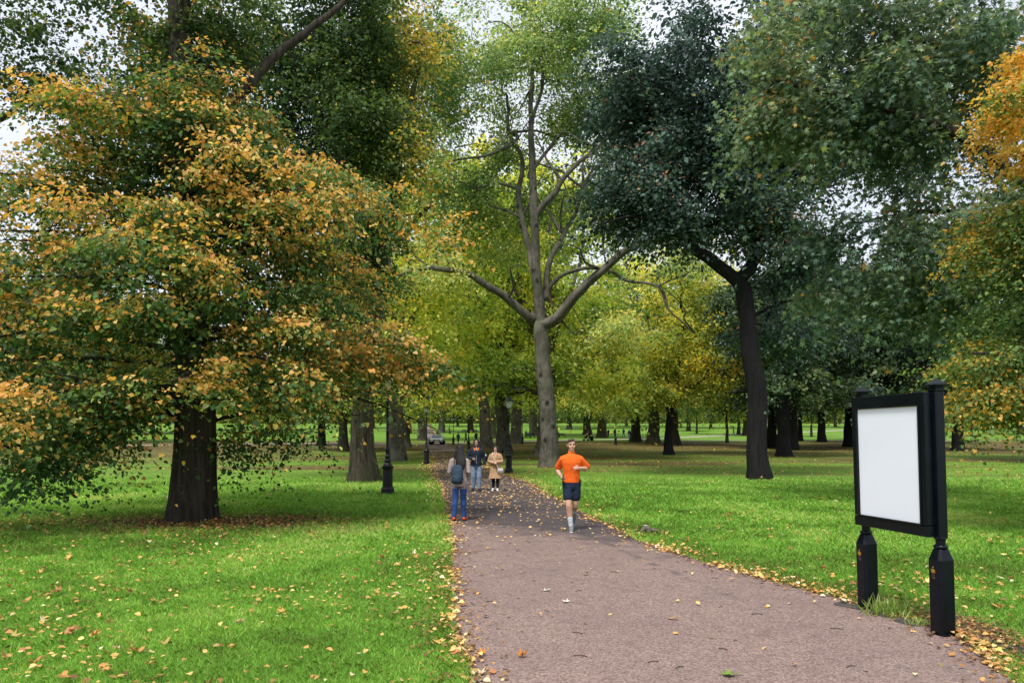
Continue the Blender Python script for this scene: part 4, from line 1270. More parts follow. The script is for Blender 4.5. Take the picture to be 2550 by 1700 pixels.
# ------------------------------------------------------------------ notice board
def notice_board():
    a = Vector((3.768, 7.64, 0)); b = Vector((3.954, 6.626, 0))
    mid = (a + b) / 2; half = (b - a).length / 2
    root = empty('notice_board', (mid.x, mid.y, -.005))
    root.rotation_euler = (R(1.9), 0, math.atan2(b.y - a.y, b.x - a.x))
    tag(root, 'black framed notice board with blank white panel on two posts at the path edge', 'notice board')
    for s in (-1, 1):
        x = s * half
        sh = MB()
        sh.box((x, 0, 1.565), (.094, .094, 1.33), bev=.010)
        sh.lathe([(.042, .80), (.042, .90)], 20, (x, 0))
        po = part('post', sh, NAVYBLACK, root, bevel=.003)
        pd = MB()
        q = [(.083, -.02, .026), (.083, .70, .026), (.050, .795, .016)]
        vs = []; fs = []
        for (hw, z, bv) in q:
            for (u, v) in ((hw - bv, -hw), (hw, -hw + bv), (hw, hw - bv), (hw - bv, hw), (-hw + bv, hw), (-hw, hw - bv), (-hw, -hw + bv), (-hw + bv, -hw)):
                vs.append((x + u, v, z))
        for k in range(2):
            for i in range(8):
                j = (i + 1) % 8
                fs.append((k * 8 + i, k * 8 + j, k * 8 + 8 + j, k * 8 + 8 + i))
        fs.append(tuple(range(8))[::-1]); fs.append(tuple(range(16, 24)))
        pd.add(vs, fs)
        part('pedestal', pd, NAVYBLACK, po, bevel=.004)
        co = MB(); co.lathe([(.046, .796), (.058, .803), (.061, .815), (.058, .828), (.046, .835)], 24, (x, 0))
        co.lathe([(.044, .885), (.056, .890), (.056, .900), (.046, .906)], 24, (x, 0))
        part('collar', co, NAVYBLACK, po, smooth=True)
        cp = MB()
        cp.lathe([(.060, 2.231), (.068, 2.240), (.068, 2.262), (.058, 2.268), (.058, 2.278), (.090, 2.284), (.092, 2.300), (.020, 2.345), (.006, 2.356)], 4, (x, 0), rot=math.pi / 4)
        part('cap', cp, NAVYBLACK, po, bevel=.003)
        # gilt crown over a dull cipher on the front of the pedestal
        em = MB(); z0 = .585; yf = -.0865
        em.box((x, yf, z0), (.040, .006, .008))
        pts = [(-.020, z0 + .004), (.020, z0 + .004), (.024, z0 + .030), (.012, z0 + .018), (0, z0 + .034), (-.012, z0 + .018), (-.024, z0 + .030)]
        vs = [(x + u, yf - .003, z) for u, z in pts] + [(x + u, yf + .003, z) for u, z in pts]
        nn = len(pts)
        em.add(vs, [tuple(range(nn))[::-1], tuple(range(nn, 2 * nn))] + [(i, (i + 1) % nn, nn + (i + 1) % nn, nn + i) for i in range(nn)])
        em.box((x, yf, z0 + .046), (.006, .006, .018)); em.box((x, yf - .001, z0 + .047), (.015, .006, .005))
        part('crown_emblem', em, GOLD, po)
        ci = MB()
        ci.tube([(x - .012, yf, z0 - .016), (x - .012, yf, z0 - .055)], .003, 5); 
        for dz in (-.016, -.035, -.055): ci.tube([(x - .012, yf, z0 + dz), (x + .002, yf, z0 + dz)], .003, 5)
        ci.tube([(x + .006, yf, z0 - .055), (x + .006, yf, z0 - .016), (x + .018, yf, z0 - .022), (x + .016, yf, z0 - .034), (x + .006, yf, z0 - .037), (x + .020, yf, z0 - .055)], .003, 5)
        part('cipher_relief', ci, GREYREL, po)
    # the glazed case hangs in front of the posts
    w, z0, z1, d = half * 2 + .0, .905, 2.235, .075
    yc = -.09
    fr = MB(); sw = .068
    cx = -.005
    fr.box((cx, yc, z1 - .055), (w, d, .11)); fr.box((cx, yc, z0 + .05), (w, d, .10))
    fr.box((cx - w / 2 + sw / 2, yc, (z0 + z1) / 2), (sw, d - .004, z1 - z0 - .211)); fr.box((cx + w / 2 - sw / 2, yc, (z0 + z1) / 2), (sw, d - .004, z1 - z0 - .211))
    fo = part('frame', fr, NAVYBLACK, root, bevel=.006)
    bk = MB(); bk.box((cx, yc + .022, (z0 + z1) / 2), (w - .03, .03, z1 - z0 - .03)); part('back_board', bk, NAVYBLACK, fo)
    be = MB(); iw = w - 2 * sw; ih = z1 - z0 - .21
    zc = (z0 + .10 + z1 - .11) / 2
    for s in (-1, 1):
        be.box((cx + s * (iw / 2 - .008), yc - d / 2 + .006, zc), (.016, .03, ih - .034)); be.box((cx, yc - d / 2 + .006, zc + s * (ih / 2 - .008)), (iw, .03, .016))
    part('bead', be, BLACK, fo, bevel=.003)
    pn = MB(); pn.box((cx, yc - d / 2 + .018, zc), (iw - .032, .012, ih - .032)); part('panel', pn, PANEL, root)
    for s in (-1, 1):
        for z in (1.05, 2.1):
            br = MB(); br.box((s * half * .94, -.0495, z), (.05, .008, .05)); part('bracket', br, BLACK, root)
    return root
notice_board()

# worn stone edging under the board
eg = MB(); rg = random.Random(4)
for (x, y, dx, dy, a) in ((3.80, 7.38, .34, .30, .2), (3.88, 7.05, .36, .30, .15), (4.14, 6.86, .34, .28, .2), (4.22, 6.48, .40, .30, .1), (4.30, 6.12, .42, .30, .1), (3.66, 7.75, .36, .28, .3)):
    eg.box((x, y, .002), (dx * rg.uniform(.7, 1), dy * rg.uniform(.7, 1), .026), rz=-1.3 + a + rg.uniform(-.2, .2), bev=.05)
tag(part('stone_edging', eg, STONE, None), kind='structure')

def tuft(loc, label, r=.17, n_=260, h=.20, seed=3):
    rg = np.random.default_rng(seed)
    P = np.stack([rg.normal(0, r * .6, n_), rg.normal(0, r * .45, n_), np.zeros(n_)], 1)
    a = rg.uniform(0, 6.28, n_)
    D = np.stack([np.cos(a) * .6, np.sin(a) * .6, rg.uniform(.6, 1.6, n_)], 1)
    U = rg.normal(size=(n_, 3))
    T = (np.array([(0, .035, 0), (.5, .03, .02), (1, 0, -.12), (.5, -.03, .02), (0, -.035, 0)]), [(0, 1, 2, 3, 4)])
    S = h * rg.uniform(.5, 1.2, n_)
    C = jitter(pal_mix([(0, (.10, .20, .03)), (.6, (.24, .34, .08)), (1, (.42, .42, .18))], rg.random(n_)), rg)
    o = link('grass_tuft', leaves_mesh('grass_tuft', P, D, U, S, C, T), GRASSM)
    o.location = loc
    tag(o, label, 'grass tuft')
tuft((3.86, 7.36, 0), 'long pale grass tuft at the foot of the far notice board post')
tuft((3.93, 6.95, 0), 'small flattened grass tuft between the two notice board posts', .12, 110, .10, 5)
p = gp(940, 1196)
tuft((p.x, p.y, 0), 'leafy green tuft at the foot of the hollow oak trunk', .42, 260, .75, 7)

# ------------------------------------------------------------------ lamp posts
def make_lamp():
    root = empty('lamp_post', (0, 0, 0))
    m_ = MB(); m_.lathe([(.235, -.03), (.235, .06), (.215, .075), (.215, .20), (.190, .235), (.190, .26)], 8, rot=math.pi / 8); part('plinth', m_, BLACK, root, bevel=.004)
    m_ = MB(); m_.lathe([(.165, .255), (.165, .80), (.175, .815), (.175, .835), (.205, .865), (.210, .895), (.19, .905)], 8, rot=math.pi / 8); part('pedestal', m_, BLACK, root, bevel=.004)
    m_ = MB(); m_.lathe([(.17, .90), (.165, .925), (.13, .985), (.095, 1.03), (.085, 1.05), (.12, 1.065), (.125, 1.085), (.10, 1.10), (.075, 1.13), (.07, 1.20), (.095, 1.215), (.098, 1.235), (.07, 1.25),
                         (.062, 1.32), (.078, 1.40), (.082, 1.45), (.07, 1.50), (.052, 1.53), (.060, 1.545), (.050, 1.56), (.046, 1.60), (.043, 2.0), (.05, 2.01), (.05, 2.03), (.043, 2.04), (.036, 2.95), (.055, 2.965), (.058, 2.985), (.04, 3.0), (.034, 3.10), (.05, 3.12), (.03, 3.14), (.028, 3.30)], 16)
    part('column', m_, BLACK, root, smooth=True)
    m_ = MB(); m_.tube([(-.27, 0, 3.05), (.27, 0, 3.05)], .013, 8); m_.ell((-.28, 0, 3.05), (.024, .024, .024), 8, 6); m_.ell((.28, 0, 3.05), (.024, .024, .024), 8, 6); part('ladder_bar', m_, BLACK, root)
    m_ = MB()
    m_.lathe([(.05, 3.28), (.11, 3.315), (.115, 3.335), (.06, 3.34)], 4, rot=math.pi / 4)
    for k in range(4):
        a = math.pi / 4 + k * math.pi / 2
        m_.tube([(.115 * math.cos(a), .115 * math.sin(a), 3.33), (.235 * math.cos(a), .235 * math.sin(a), 3.70)], .011, 6)
    m_.lathe([(.235, 3.695), (.275, 3.705), (.275, 3.725), (.21, 3.735)], 4, rot=math.pi / 4)
    lan = part('lantern', m_, BLACK, root)
    m_ = MB(); m_.lathe([(.255, 3.728), (.24, 3.745), (.10, 3.85), (.085, 3.86), (.095, 3.875), (.06, 3.91), (.03, 3.93)], 4, rot=math.pi / 4); part('roof', m_, BLACK, lan)
    m_ = MB(); m_.lathe([(.03, 3.925), (.018, 3.945), (.034, 3.965), (.02, 3.985), (.006, 4.03)], 10); part('finial', m_, BLACK, lan, smooth=True)
    for k in range(4):
        a0 = math.pi / 4 + k * math.pi / 2; a1 = a0 + math.pi / 2
        g = MB(); vs = []
        for (r_, z) in ((.112, 3.345), (.226, 3.69)):
            vs += [(r_ * math.cos(a0), r_ * math.sin(a0), z), (r_ * math.cos(a1), r_ * math.sin(a1), z)]
        g.add(vs, [(0, 1, 3, 2)]); part('pane', g, GLASSM, lan)
    m_ = MB(); m_.lathe([(.012, 3.34), (.014, 3.42), (.045, 3.46), (.05, 3.55), (.035, 3.61), (.01, 3.63)], 10); part('bulb', m_, LAMPIN, lan, smooth=True)
    return root
LAMP = make_lamp()
lamps = [(965, 1231, 'nearest black lamp post standing on the lawn between lime and hollow oak'),
         (1062, 1156, 'black lamp post on the left edge of the path by the shaded trunks'),
         (1267, 1178, 'black lamp post with clear lantern right of the path beside the woman in tan coat'),
         (1167, 1119, 'slim lamp post behind the hooded walker in the middle of the path'),
         (1129, 1107, 'far lamp post right of the silver car'),
         (1120, 1080, 'most distant tiny lamp post above the silver car on the bright lawn'),
         (1301, 1105, 'far lamp post left of the pale plane trunk near the bench'),
         (1388, 1094, 'dark lamp post peeping out right of the pale plane trunk'),
         (1533, 1108, 'far lamp post with its top lost in yellow leaves behind the lawn')]
for i, (x, y, lb) in enumerate(lamps):
    o = LAMP if i == 0 else copy_tree(LAMP)
    q = gp(x, y)
    o.location = q; o.rotation_euler = (0, 0, .35 + i * .9)
    tag(o, lb, 'lamp post', 'black lamp posts along the path')

# ------------------------------------------------------------------ car
def make_car():
    q = gp(1088, 1106)
    root = empty('parked_car', q, R(4))
    tag(root, 'silver car with blue roof box facing down the path in the distance', 'car')
    # side profile lofted across the width; the front points to -y
    prof = [(-2.08, .32), (-2.12, .52), (-2.05, .70), (-1.85, .80), (-1.05, .96), (-.45, 1.36), (-.15, 1.45), (.7, 1.46), (1.25, 1.36), (1.75, 1.0), (2.05, .92), (2.10, .55), (2.05, .32)]
    xs = [(-.87, .93), (-.84, 1.0), (-.55, 1.0), (.55, 1.0), (.84, 1.0), (.87, .93)]
    vs = []; fs = []
    for (x, k) in xs:
        for (y, z) in prof:
            tum = max(0, z - .95) * .34
            vs.append((x - math.copysign(tum, x) * abs(x) / .87, y * (k if abs(x) > .8 else 1), z))
    n_ = len(prof)
    for i in range(len(xs) - 1):
        for j in range(n_):
            k = (j + 1) % n_
            fs.append((i * n_ + j, i * n_ + k, (i + 1) * n_ + k, (i + 1) * n_ + j))
    fs.append(tuple(range(n_))); fs.append(tuple(range((len(xs) - 1) * n_, len(xs) * n_))[::-1])
    mb = MB().add(vs, fs); part('body', mb, STEEL, root, bevel=.03)
    g = MB(); g.add([(-.72, -1.02, .99), (.72, -1.02, .99), (.58, -.50, 1.345), (-.58, -.50, 1.345)], [(0, 1, 2, 3)])
    for v in range(4): g.v[v] = (g.v[v][0], g.v[v][1] - .035, g.v[v][2] + .02)
    part('windscreen', g, CARGLASS, root)
    for s in (-1, 1):
        g = MB(); g.add([(s * .885, -.75, 1.0), (s * .885, 1.45, 1.0), (s * .765, .95, 1.36), (s * .765, -.30, 1.36)], [(0, 1, 2, 3)]); part('side_window', g, CARGLASS, root)
        h = MB(); h.ell((s * .66, -2.03, .69), (.17, .09, .075), 12, 8); part('headlight', h, HEADL, root, smooth=True)
        mi = MB(); mi.ell((s * .98, -.85, 1.02), (.11, .06, .07), 10, 7); part('mirror', mi, STEEL, root, smooth=True)
        for y in (-1.35, 1.35):
            wm = MB(); 
            vs2 = [(.32, -.10), (.33, -.06), (.33, .06), (.32, .10)]
            wh = MB(); wh.tube([(s * .70, y, .31), (s * .86, y, .31)], [.31, .31], 18); wo = part('wheel', wh, RUBBER, root, smooth=True)
            hb = MB(); hb.tube([(s * .872, y, .31), (s * .88, y, .31)], [.17, .17], 14); part('hub', hb, STEEL, wo)
    gr = MB(); gr.box((0, -2.105, .60), (.9, .05, .10)); gr.box((0, -2.10, .40), (1.2, .05, .14)); part('grille', gr, RUBBER, root)
    bu = MB(); bu.box((0, -2.115, .50), (1.55, .08, .06), bev=.02); part('bumper', bu, STEEL, root)
    pl = MB(); pl.box((0, -2.165, .47), (.5, .015, .10)); part('number_plate', pl, PLATE, root)
    rb = MB(); rb.box((0, .15, 1.60), (.7, 1.0, .16), bev=.15); part('roof_box', rb, plain('roof_box_blue', (.07, .11, .18), .4), root, bevel=.03)
    bb = MB()
    for y in (-.1, .5): bb.tube([(-.6, y, 1.50), (.6, y, 1.50)], .018, 6)
    part('roof_bar', bb, RUBBER, root)
make_car()

# ------------------------------------------------------------------ benches, bin, pram, marker, guard
def make_bench():
    root = empty('park_bench', (0, 0, 0))
    s = MB()
    for k in range(4): s.box((0, -.22 + k * .13, .45), (1.8, .11, .035))
    part('seat', s, WOOD, root)
    b = MB()
    for k in range(3): b.box((0, .28 + k * .03, .58 + k * .13), (1.8, .03, .11))
    part('backrest', b, WOOD, root)
    for sx in (-.8, .8):
        l = MB(); l.box((sx, -.2, .21), (.07, .07, .43)); l.box((sx, .24, .21), (.07, .07, .43)); l.box((sx, .32, .66), (.06, .045, .50)); l.box((sx, .02, .64), (.06, .5, .04)); l.box((sx, -.2, .53), (.06, .06, .2))
        part('leg_frame', l, WOOD, root)
    return root
B = make_bench()
for i, (x, y, rz, lb) in enumerate([(1400, 1090, 2.3, 'dark wooden bench just right of the pale plane trunk'), (1322, 1089, 2.6, 'dark wooden bench left of the pale plane trunk, with a seated visitor')]):
    o = B if i == 0 else copy_tree(B)
    o.location = gp(x, y); o.rotation_euler = (0, 0, rz); tag(o, lb, 'bench', 'wooden benches by the cross path')

q = gp(1474, 1097)
root = empty('litter_bin', q); tag(root, 'black litter bin beside the pram on the cross path', 'litter bin')
m_ = MB(); m_.lathe([(.24, 0), (.27, .05), (.29, .7), (.30, .72)], 14); part('bin_body', m_, BLACK, root)
m_ = MB(); m_.lathe([(.31, .72), (.31, .76), (.20, .80), (.12, .80)], 14); part('lid', m_, BLACK, root)

def make_pram():
    root = empty('pram', (0, 0, 0))
    NV = plain('pram_cloth', (.03, .035, .05), .8, .2)
    s = MB(); s.loft([((-.1, 0, .42), .22, .19), ((-.05, 0, .5), .30, .22), ((0, 0, .68), .36, .23), ((0, 0, .72), .34, .21)], 12); part('seat', s, NV, root)
    h = MB(); h.ell((.18, 0, .80), (.24, .22, .24), 12, 8); part('hood', h, NV, root, smooth=True)
    c = MB()
    for sy in (-.2, .2): c.tube([(-.35, sy, .16), (.1, sy, .45), (.55, sy, .98)], .014, 6); c.tube([(.35, sy, .16), (0, sy, .5)], .014, 6)
    c.tube([(.55, -.2, .98), (.55, .2, .98)], .016, 6); part('chassis', c, STEEL, root)
    for sx in (-.35, .35):
        for sy in (-.22, .22):
            w_ = MB(); w_.tube([(sx, sy - .02, .15), (sx, sy + .02, .15)], [.15, .15], 14); part('wheel', w_, RUBBER, root)
    return root
PM = make_pram()
for i, (x, y, rz, lb) in enumerate([(1459, 1097, .2, 'small dark pram by the litter bin on the cross path'), (2125, 1070, 3.0, 'dark pushchair between the far couple left of the notice board')]):
    o = PM if i == 0 else copy_tree(PM)
    o.location = gp(x, y); o.rotation_euler = (0, 0, rz); tag(o, lb, 'pram', 'prams on the far paths')

q = gp(1211, 1149)
root = empty('marker_post', q, -.5); tag(root, 'short black marker post with white face between hooded walker and tan coat', 'marker post')
m_ = MB(); m_.box((0, 0, .30), (.11, .11, .62), bev=.02); m_.lathe([(.075, .60), (.085, .62), (.02, .69)], 4, rot=math.pi / 4); part('post', m_, BLACK, root)
m_ = MB(); m_.box((0, -.064, .49), (.085, .012, .16)); part('face_plate', m_, PLATE, root)

q = gp(1604, 1101)
root = empty('tree_guard', q, .2); tag(root, 'dark iron tree guard of thin uprights between two big far trunks', 'tree guard')
for k in range(4):
    m_ = MB(); m_.tube([(-.6 + .4 * k, 0, -.05), (-.6 + .4 * k, 0, 1.35)], .035, 6); part('upright', m_, BLACK, root)
for z in (1.2, .35):
    m_ = MB(); m_.tube([(-.62, 0, z), (.62, 0, z)], .025, 6); part('rail', m_, BLACK, root)

# ------------------------------------------------------------------ squirrel feeding on the grass
q = gp(1608, 1327)
root = empty('squirrel', q, R(10)); tag(root, 'grey squirrel hunched over feeding in the grass by the path', 'squirrel')
m_ = MB()
m_.tube([(-.085, 0, .045), (-.055, 0, .075), (0, 0, .105), (.05, 0, .085), (.085, 0, .05)], [.022, .032, .050, .052, .036], 12)     # neck, arched back, haunch
m_.ell((-.105, 0, .032), (.032, .021, .022), 12, 8); m_.ell((-.133, 0, .024), (.014, .011, .011), 8, 6)                           # head bent to the ground, muzzle
for s in (-1, 1):
    m_.ell((.045, s * .036, .045), (.040, .020, .038), 10, 8)                                                                        # thigh
    m_.tube([(.06, s * .04, .02), (.02, s * .042, .010)], [.010, .008], 6)                                                           # hind foot
    m_.tube([(-.055, s * .024, .06), (-.07, s * .026, .03), (-.088, s * .024, .008)], [.012, .009, .007], 6)                         # foreleg
    m_.tube([(-.092, s * .014, .048), (-.090, s * .018, .068)], [.008, .004], 6)                                                     # ear
part('body', m_, FUR, root, voxel=.0045, relax=2)
m_ = MB(); m_.tube([(.085, 0, .055), (.13, 0, .060), (.19, .01, .045), (.25, .015, .030), (.29, .015, .022)], [.018, .032, .036, .030, .012], 12); part('tail', m_, FUR, root, smooth=True)
m_ = MB(); m_.ell((-.005, 0, .15), (.045, .024, .010), 10, 6); part('back_fur', m_, FURW, root, smooth=True)
for s in (-1, 1):
    m_ = MB(); m_.ell((-.114, s * .019, .038), (.005, .004, .005), 8, 6); part('eye', m_, RUBBER, root)

# a few leaves on the path that stand out one by one
def one_leaf(px, py, size, col, label, rz, curl=.3):
    q = gp(px, py)
    P = np.zeros((1, 3)); P[0, 2] = .016
    C = np.array([col])
    me = leaves_mesh('fallen_leaf', P, np.array([[1., 0, .08]]), np.array([[.05, .1, 1.]]), np.array([size]), C, T_STAR, curl=np.array([curl]))
    o = link('fallen_leaf', me, LITTER); o.location = q; o.rotation_euler = (0, 0, rz)
    tag(o, label, 'leaf')
one_leaf(1800, 1686, .15, (.20, .30, .06), 'green lobed leaf lying on the pink tarmac at the bottom of the photo', .2)
one_leaf(1357, 1474, .11, (.70, .66, .58), 'pale cream leaf alone in the middle of the pink path', 1.0)
one_leaf(1415, 1502, .10, (.72, .68, .60), 'cream curled leaf right of the lone cream leaf on the path', 2.2)
one_leaf(1292, 1640, .10, (.50, .20, .04), 'rust brown curled leaf near the left edge of the pink path', .7, .8)
one_leaf(1208, 1634, .09, (.60, .24, .05), 'orange curled leaf at the left margin of the pink path', 2.9, .7)
one_leaf(1200, 1684, .11, (.72, .60, .40), 'buff leaf at the bottom left corner of the path', 1.9, .4)

tw = MB(); rgq = random.Random(9)
for k in range(26):
    y = rgq.uniform(5.5, 13); x = rgq.uniform(float(path_l(y)) + .1, float(path_r(y)) - .3)
    a = rgq.uniform(-.6, .6) + (math.pi if rgq.random() < .5 else 0); L = rgq.uniform(.03, .11)
    tw.tube([(x, y, .012), (x + L * .5 * math.cos(a), y + L * .5 * math.sin(a) + .01, .016), (x + L * math.cos(a), y + L * math.sin(a), .011)], .0035, 4)
tag(part('twigs', tw, BARK_LIME, None), 'broken twigs scattered over the pink path surface', 'twigs', kind='stuff')
# ------------------------------------------------------------------ people
SKIN = plain('skin_light', (.56, .33, .24), .55, .35, var=.06)
SKIN2 = plain('skin_tan', (.44, .25, .17), .55, .35, var=.06)
def cloth(name, c, var=.14): return plain(name, c, .85, .15, var=var, nscale=22, bump=.7, bscale=16)
EYEM = plain('eye_dark', (.02, .015, .012), .3)
LIPS = plain('lips', (.34, .13, .11), .5)
HAIRK = plain('hair_black', (.012, .011, .012), .45, .4, var=.3, nscale=30, bump=.5, bscale=120)
HAIRB = plain('hair_brown', (.075, .052, .038), .6, .3, var=.3, nscale=30, bump=.5, bscale=120)

def V3(*a): return Vector(a)
DEF = dict(pelvis=(0, 0, .93), sh=(.175, 0, 1.385), el=(.245, .03, 1.15), wr=(.25, -.06, .91), hip=(.09, 0, .91), kn=(.10, -.02, .50), an=(.10, .03, .085), toe=(.115, -.13, .03))

def hand(mb, wr, d, palm, side, size=1.0, curl=.5, fingers=True):
    """palm with four unequal bent fingers and a thumb leaving the side of the palm. d: direction of the hand, palm: direction the palm faces, side: thumb side"""
    d = d.normalized(); palm = (palm - d * palm.dot(d)).normalized()
    s = d.cross(palm)
    if s.dot(side) < 0: s = -s
    k = size
    c = wr + d * (.048 * k)
    mb.tube([wr, wr + d * .03 * k, wr + d * .085 * k], [.027 * k, .036 * k, .038 * k], 10, (palm, .55))
    if not fingers:
        mb.tube([wr + d * .08 * k, wr + d * .13 * k + palm * .02, wr + d * .14 * k + palm * .05], [.034 * k, .03 * k, .022 * k], 8, (palm, .5)); return
    for i, (off, L) in enumerate(((.027, .072), (.009, .080), (-.009, .074), (-.026, .058))):
        p = wr + d * (.086 * k) + s * (off * k)
        a1, a2, a3 = curl * .9, curl * 2.0, curl * 3.0
        pts = [p - d * .015 * k, p]
        q = p
        for a, f in ((a1, .45), (a2, .32), (a3, .25)):
            q = q + (d * math.cos(a) + palm * math.sin(a)) * (L * f * k)
            pts.append(q)
        mb.tube(pts, [.0095 * k, .0095 * k, .009 * k, .0085 * k, .007 * k], 7)
    p = wr + d * .03 * k + s * .026 * k
    q1 = p + (s * .8 + d * .6 + palm * .25).normalized() * .036 * k
    q2 = q1 + (d * .9 + palm * (.3 + curl * .5) + s * .1).normalized() * .030 * k
    mb.tube([p, q1, q2], [.013 * k, .0105 * k, .008 * k], 7)

def joints(pose):
    """pose: joint overrides; keys with suffix 'l' are on +x, 'r' on -x"""
    J = {}
    for k, v in DEF.items():
        if k == 'pelvis': J[k] = Vector(v); continue
        J[k + 'l'] = Vector(v); J[k + 'r'] = Vector((-v[0], v[1], v[2]))
    for k, v in pose.items(): J[k] = Vector(v)
    return J

TORSO = [(.80, .135, .10, 0), (.86, .160, .115, .005), (.93, .168, .118, .01), (1.02, .150, .108, 0), (1.10, .142, .102, -.005), (1.20, .155, .110, -.01), (1.31, .175, .118, -.01), (1.39, .172, .105, 0), (1.44, .125, .082, .005), (1.48, .070, .062, .005)]
def torso(mb, z0, z1, infl=0.0, dx=0.0, lean=0.0, wide=1.0, n_=18, flare=0.0):
    """dx per height and forward lean of the trunk about the pelvis"""
    zs = [z0] + [t[0] for t in TORSO if z0 + .02 < t[0] < z1 - .01] + [z1]
    ring = []
    for z in zs:
        rx = np.interp(z, [t[0] for t in TORSO], [t[1] for t in TORSO]) * wide + infl
        ry = np.interp(z, [t[0] for t in TORSO], [t[2] for t in TORSO]) * wide + infl
        oy = np.interp(z, [t[0] for t in TORSO], [t[3] for t in TORSO])
        f = max(0, z - .93)
        g = flare * max(0, 1.0 - z)
        ring.append(((dx * f, oy - lean * f, z), rx + g, ry + g * .8))
    mb.loft(ring, n_)

def person(name_label, loc, rz, H, pose, wear, skin, voxel=.008, lean=0.0, head_turn=0.0, head_tilt=0.0, wide=1.0, hands=True, curl=(.5, .5), face=True, group=None, hair=None, hairm=None, palms=None, fine=True, headwear=None):
    root = empty('person', loc, rz)
    s = H / 1.755
    root.scale = (s, s, s)
    tag(root, name_label, 'person', group)
    J = joints(pose)
    mb = MB()
    torso(mb, .82, 1.475, -.004, 0, lean, wide)
    top = Vector((0, .005 - lean * .55, 1.46))
    hd = Vector((0, -.012 - lean * .72, 1.64))
    mb.tube([top, hd + Vector((0, .02, -.07))], [.056, .050], 12)
    Rm = Matrix.Rotation(head_turn, 3, 'Z') @ Matrix.Rotation(head_tilt, 3, 'X')
    def hp(x, y, z): return hd + Rm @ Vector((x, y, z))
    mb.ell(hd + Rm @ Vector((0, .010, .022)), (.075, .094, .098), 16, 12, Rm)
    mb.ell(hp(0, -.028, -.045), (.056, .058, .066), 14, 10, Rm)
    mb.ell(hp(0, -.062, -.083), (.026, .022, .022), 10, 8, Rm)                     # chin
    mb.tube([hp(0, -.084, .018), hp(0, -.100, -.012), hp(0, -.096, -.022)], [.009, .013, .011], 8)     # nose
    mb.ell(hp(0, -.076, .040), (.050, .014, .012), 10, 6, Rm)                      # brow
    for e in (-1, 1):
        mb.ell(hp(e * .077, .010, -.005), (.010, .022, .032), 10, 8, Rm)
        mb.ell(hp(e * .036, -.062, -.025), (.026, .022, .022), 10, 8, Rm)           # cheeks
    for q in 'lr':
        sg = 1 if q == 'l' else -1
        sh, el, wr = J['sh' + q], J['el' + q], J['wr' + q]
        sh = sh + Vector((0, -lean * .48, 0))
        J['sh' + q] = sh
        mb.tube([sh + Vector((-sg * .06, 0, .02)), sh, sh.lerp(el, .5), el, el.lerp(wr, .3), wr], [.062, .058, .049, .041, .043, .027], 12)
        d = wr - el
        pl = Vector(palms[q]) if palms and q in palms else Vector((-sg, 0, 0))
        if hands: hand(mb, wr, d, pl, Vector((0, -1, .2)), 1.0, curl[0 if q == 'l' else 1], fine)
        hp_, kn, an, to = J['hip' + q], J['kn' + q], J['an' + q], J['toe' + q]
        cal = kn.lerp(an, .32) + Vector((0, .018, 0)) 
        mb.tube([hp_ + Vector((0, 0, .03)), hp_.lerp(kn, .35), kn.lerp(hp_, .08), kn, cal, an.lerp(kn, .25), an], [.088, .083, .060, .054, .058, .041, .036], 12)
        mb.tube([an + (an - to) * .18 + Vector((0, 0, -.03)), an.lerp(to, .45) + Vector((0, 0, .0)), to], [.036, .036, .026], 10)
    mb.build('body', skin, root, voxel=voxel, relax=2)
    if face:
        for e in (-1, 1):
            k = MB(); k.ell(hp(e * .031, -.079, .017), (.012, .006, .007), 10, 6, Rm); k.build('eye', EYEM, root)
            k = MB(); k.tube([hp(e * .014, -.086, .036), hp(e * .034, -.085, .041), hp(e * .050, -.072, .035)], [.004, .005, .003], 6); k.build('eyebrow', hairm or HAIRB, root)
        k = MB(); k.tube([hp(-.020, -.081, -.052), hp(0, -.087, -.050), hp(.020, -.081, -.052)], [.004, .006, .004], 8); k.build('mouth', LIPS, root)
    for (nm, fn, mat, vx, rel) in wear:
        if nm in ('shoe', 'sole', 'sock', 'trainer'):
            for q in 'lr':
                k = MB(); fn(k, J, lean, hp, wide, q); k.build(nm, mat, root, voxel=vx, relax=rel, smooth=vx is None)
            continue
        if nm == 'button':
            for e in (-1, 1):
                for z in (.92, .80):
                    k = MB(); k.ell((e * .06, -.165 - (1.0 - z) * .12, z), (.014, .008, .014), 8, 6); k.build(nm, mat, root, smooth=True)
            continue
        k = MB(); fn(k, J, lean, hp, wide)
        k.build(nm, mat, root, voxel=vx, relax=rel, smooth=vx is None)
    if hair:
        k = MB(); hair(k, J, hp, Rm); k.build('hair', hairm, root, voxel=max(voxel, .008), relax=2)
    return root

# clothing builders
def top(z0=.90, z1=1.465, infl=.016, sleeve=1.0, sr=1.25, flare=0.0, coll=True):
    def f(k, J, lean, hp, wide):
        torso(k, z0, z1, infl, 0, lean, wide, flare=flare)
        for q in 'lr':
            sg = 1 if q == 'l' else -1
            sh, el, wr = J['sh' + q], J['el' + q], J['wr' + q]
            P = [sh + Vector((-sg * .07, 0, .025)), sh]; r = [.060 * sr, .062 * sr]
            if sleeve <= .5:
                P.append(sh.lerp(el, sleeve * 2 * .85)); r.append(.064 * sr)
            else:
                P += [sh.lerp(el, .5), el, el.lerp(wr, .5)]; r += [.054 * sr, .048 * sr, .043 * sr]
                P.append(el.lerp(wr, .94)); r.append(.036 * sr)
            k.tube(P, r, 12)
        if coll: k.tube([(0, .0 - lean * .52, 1.44), (0, .012 - lean * .56, 1.50)], [.075, .066], 12)
    return f
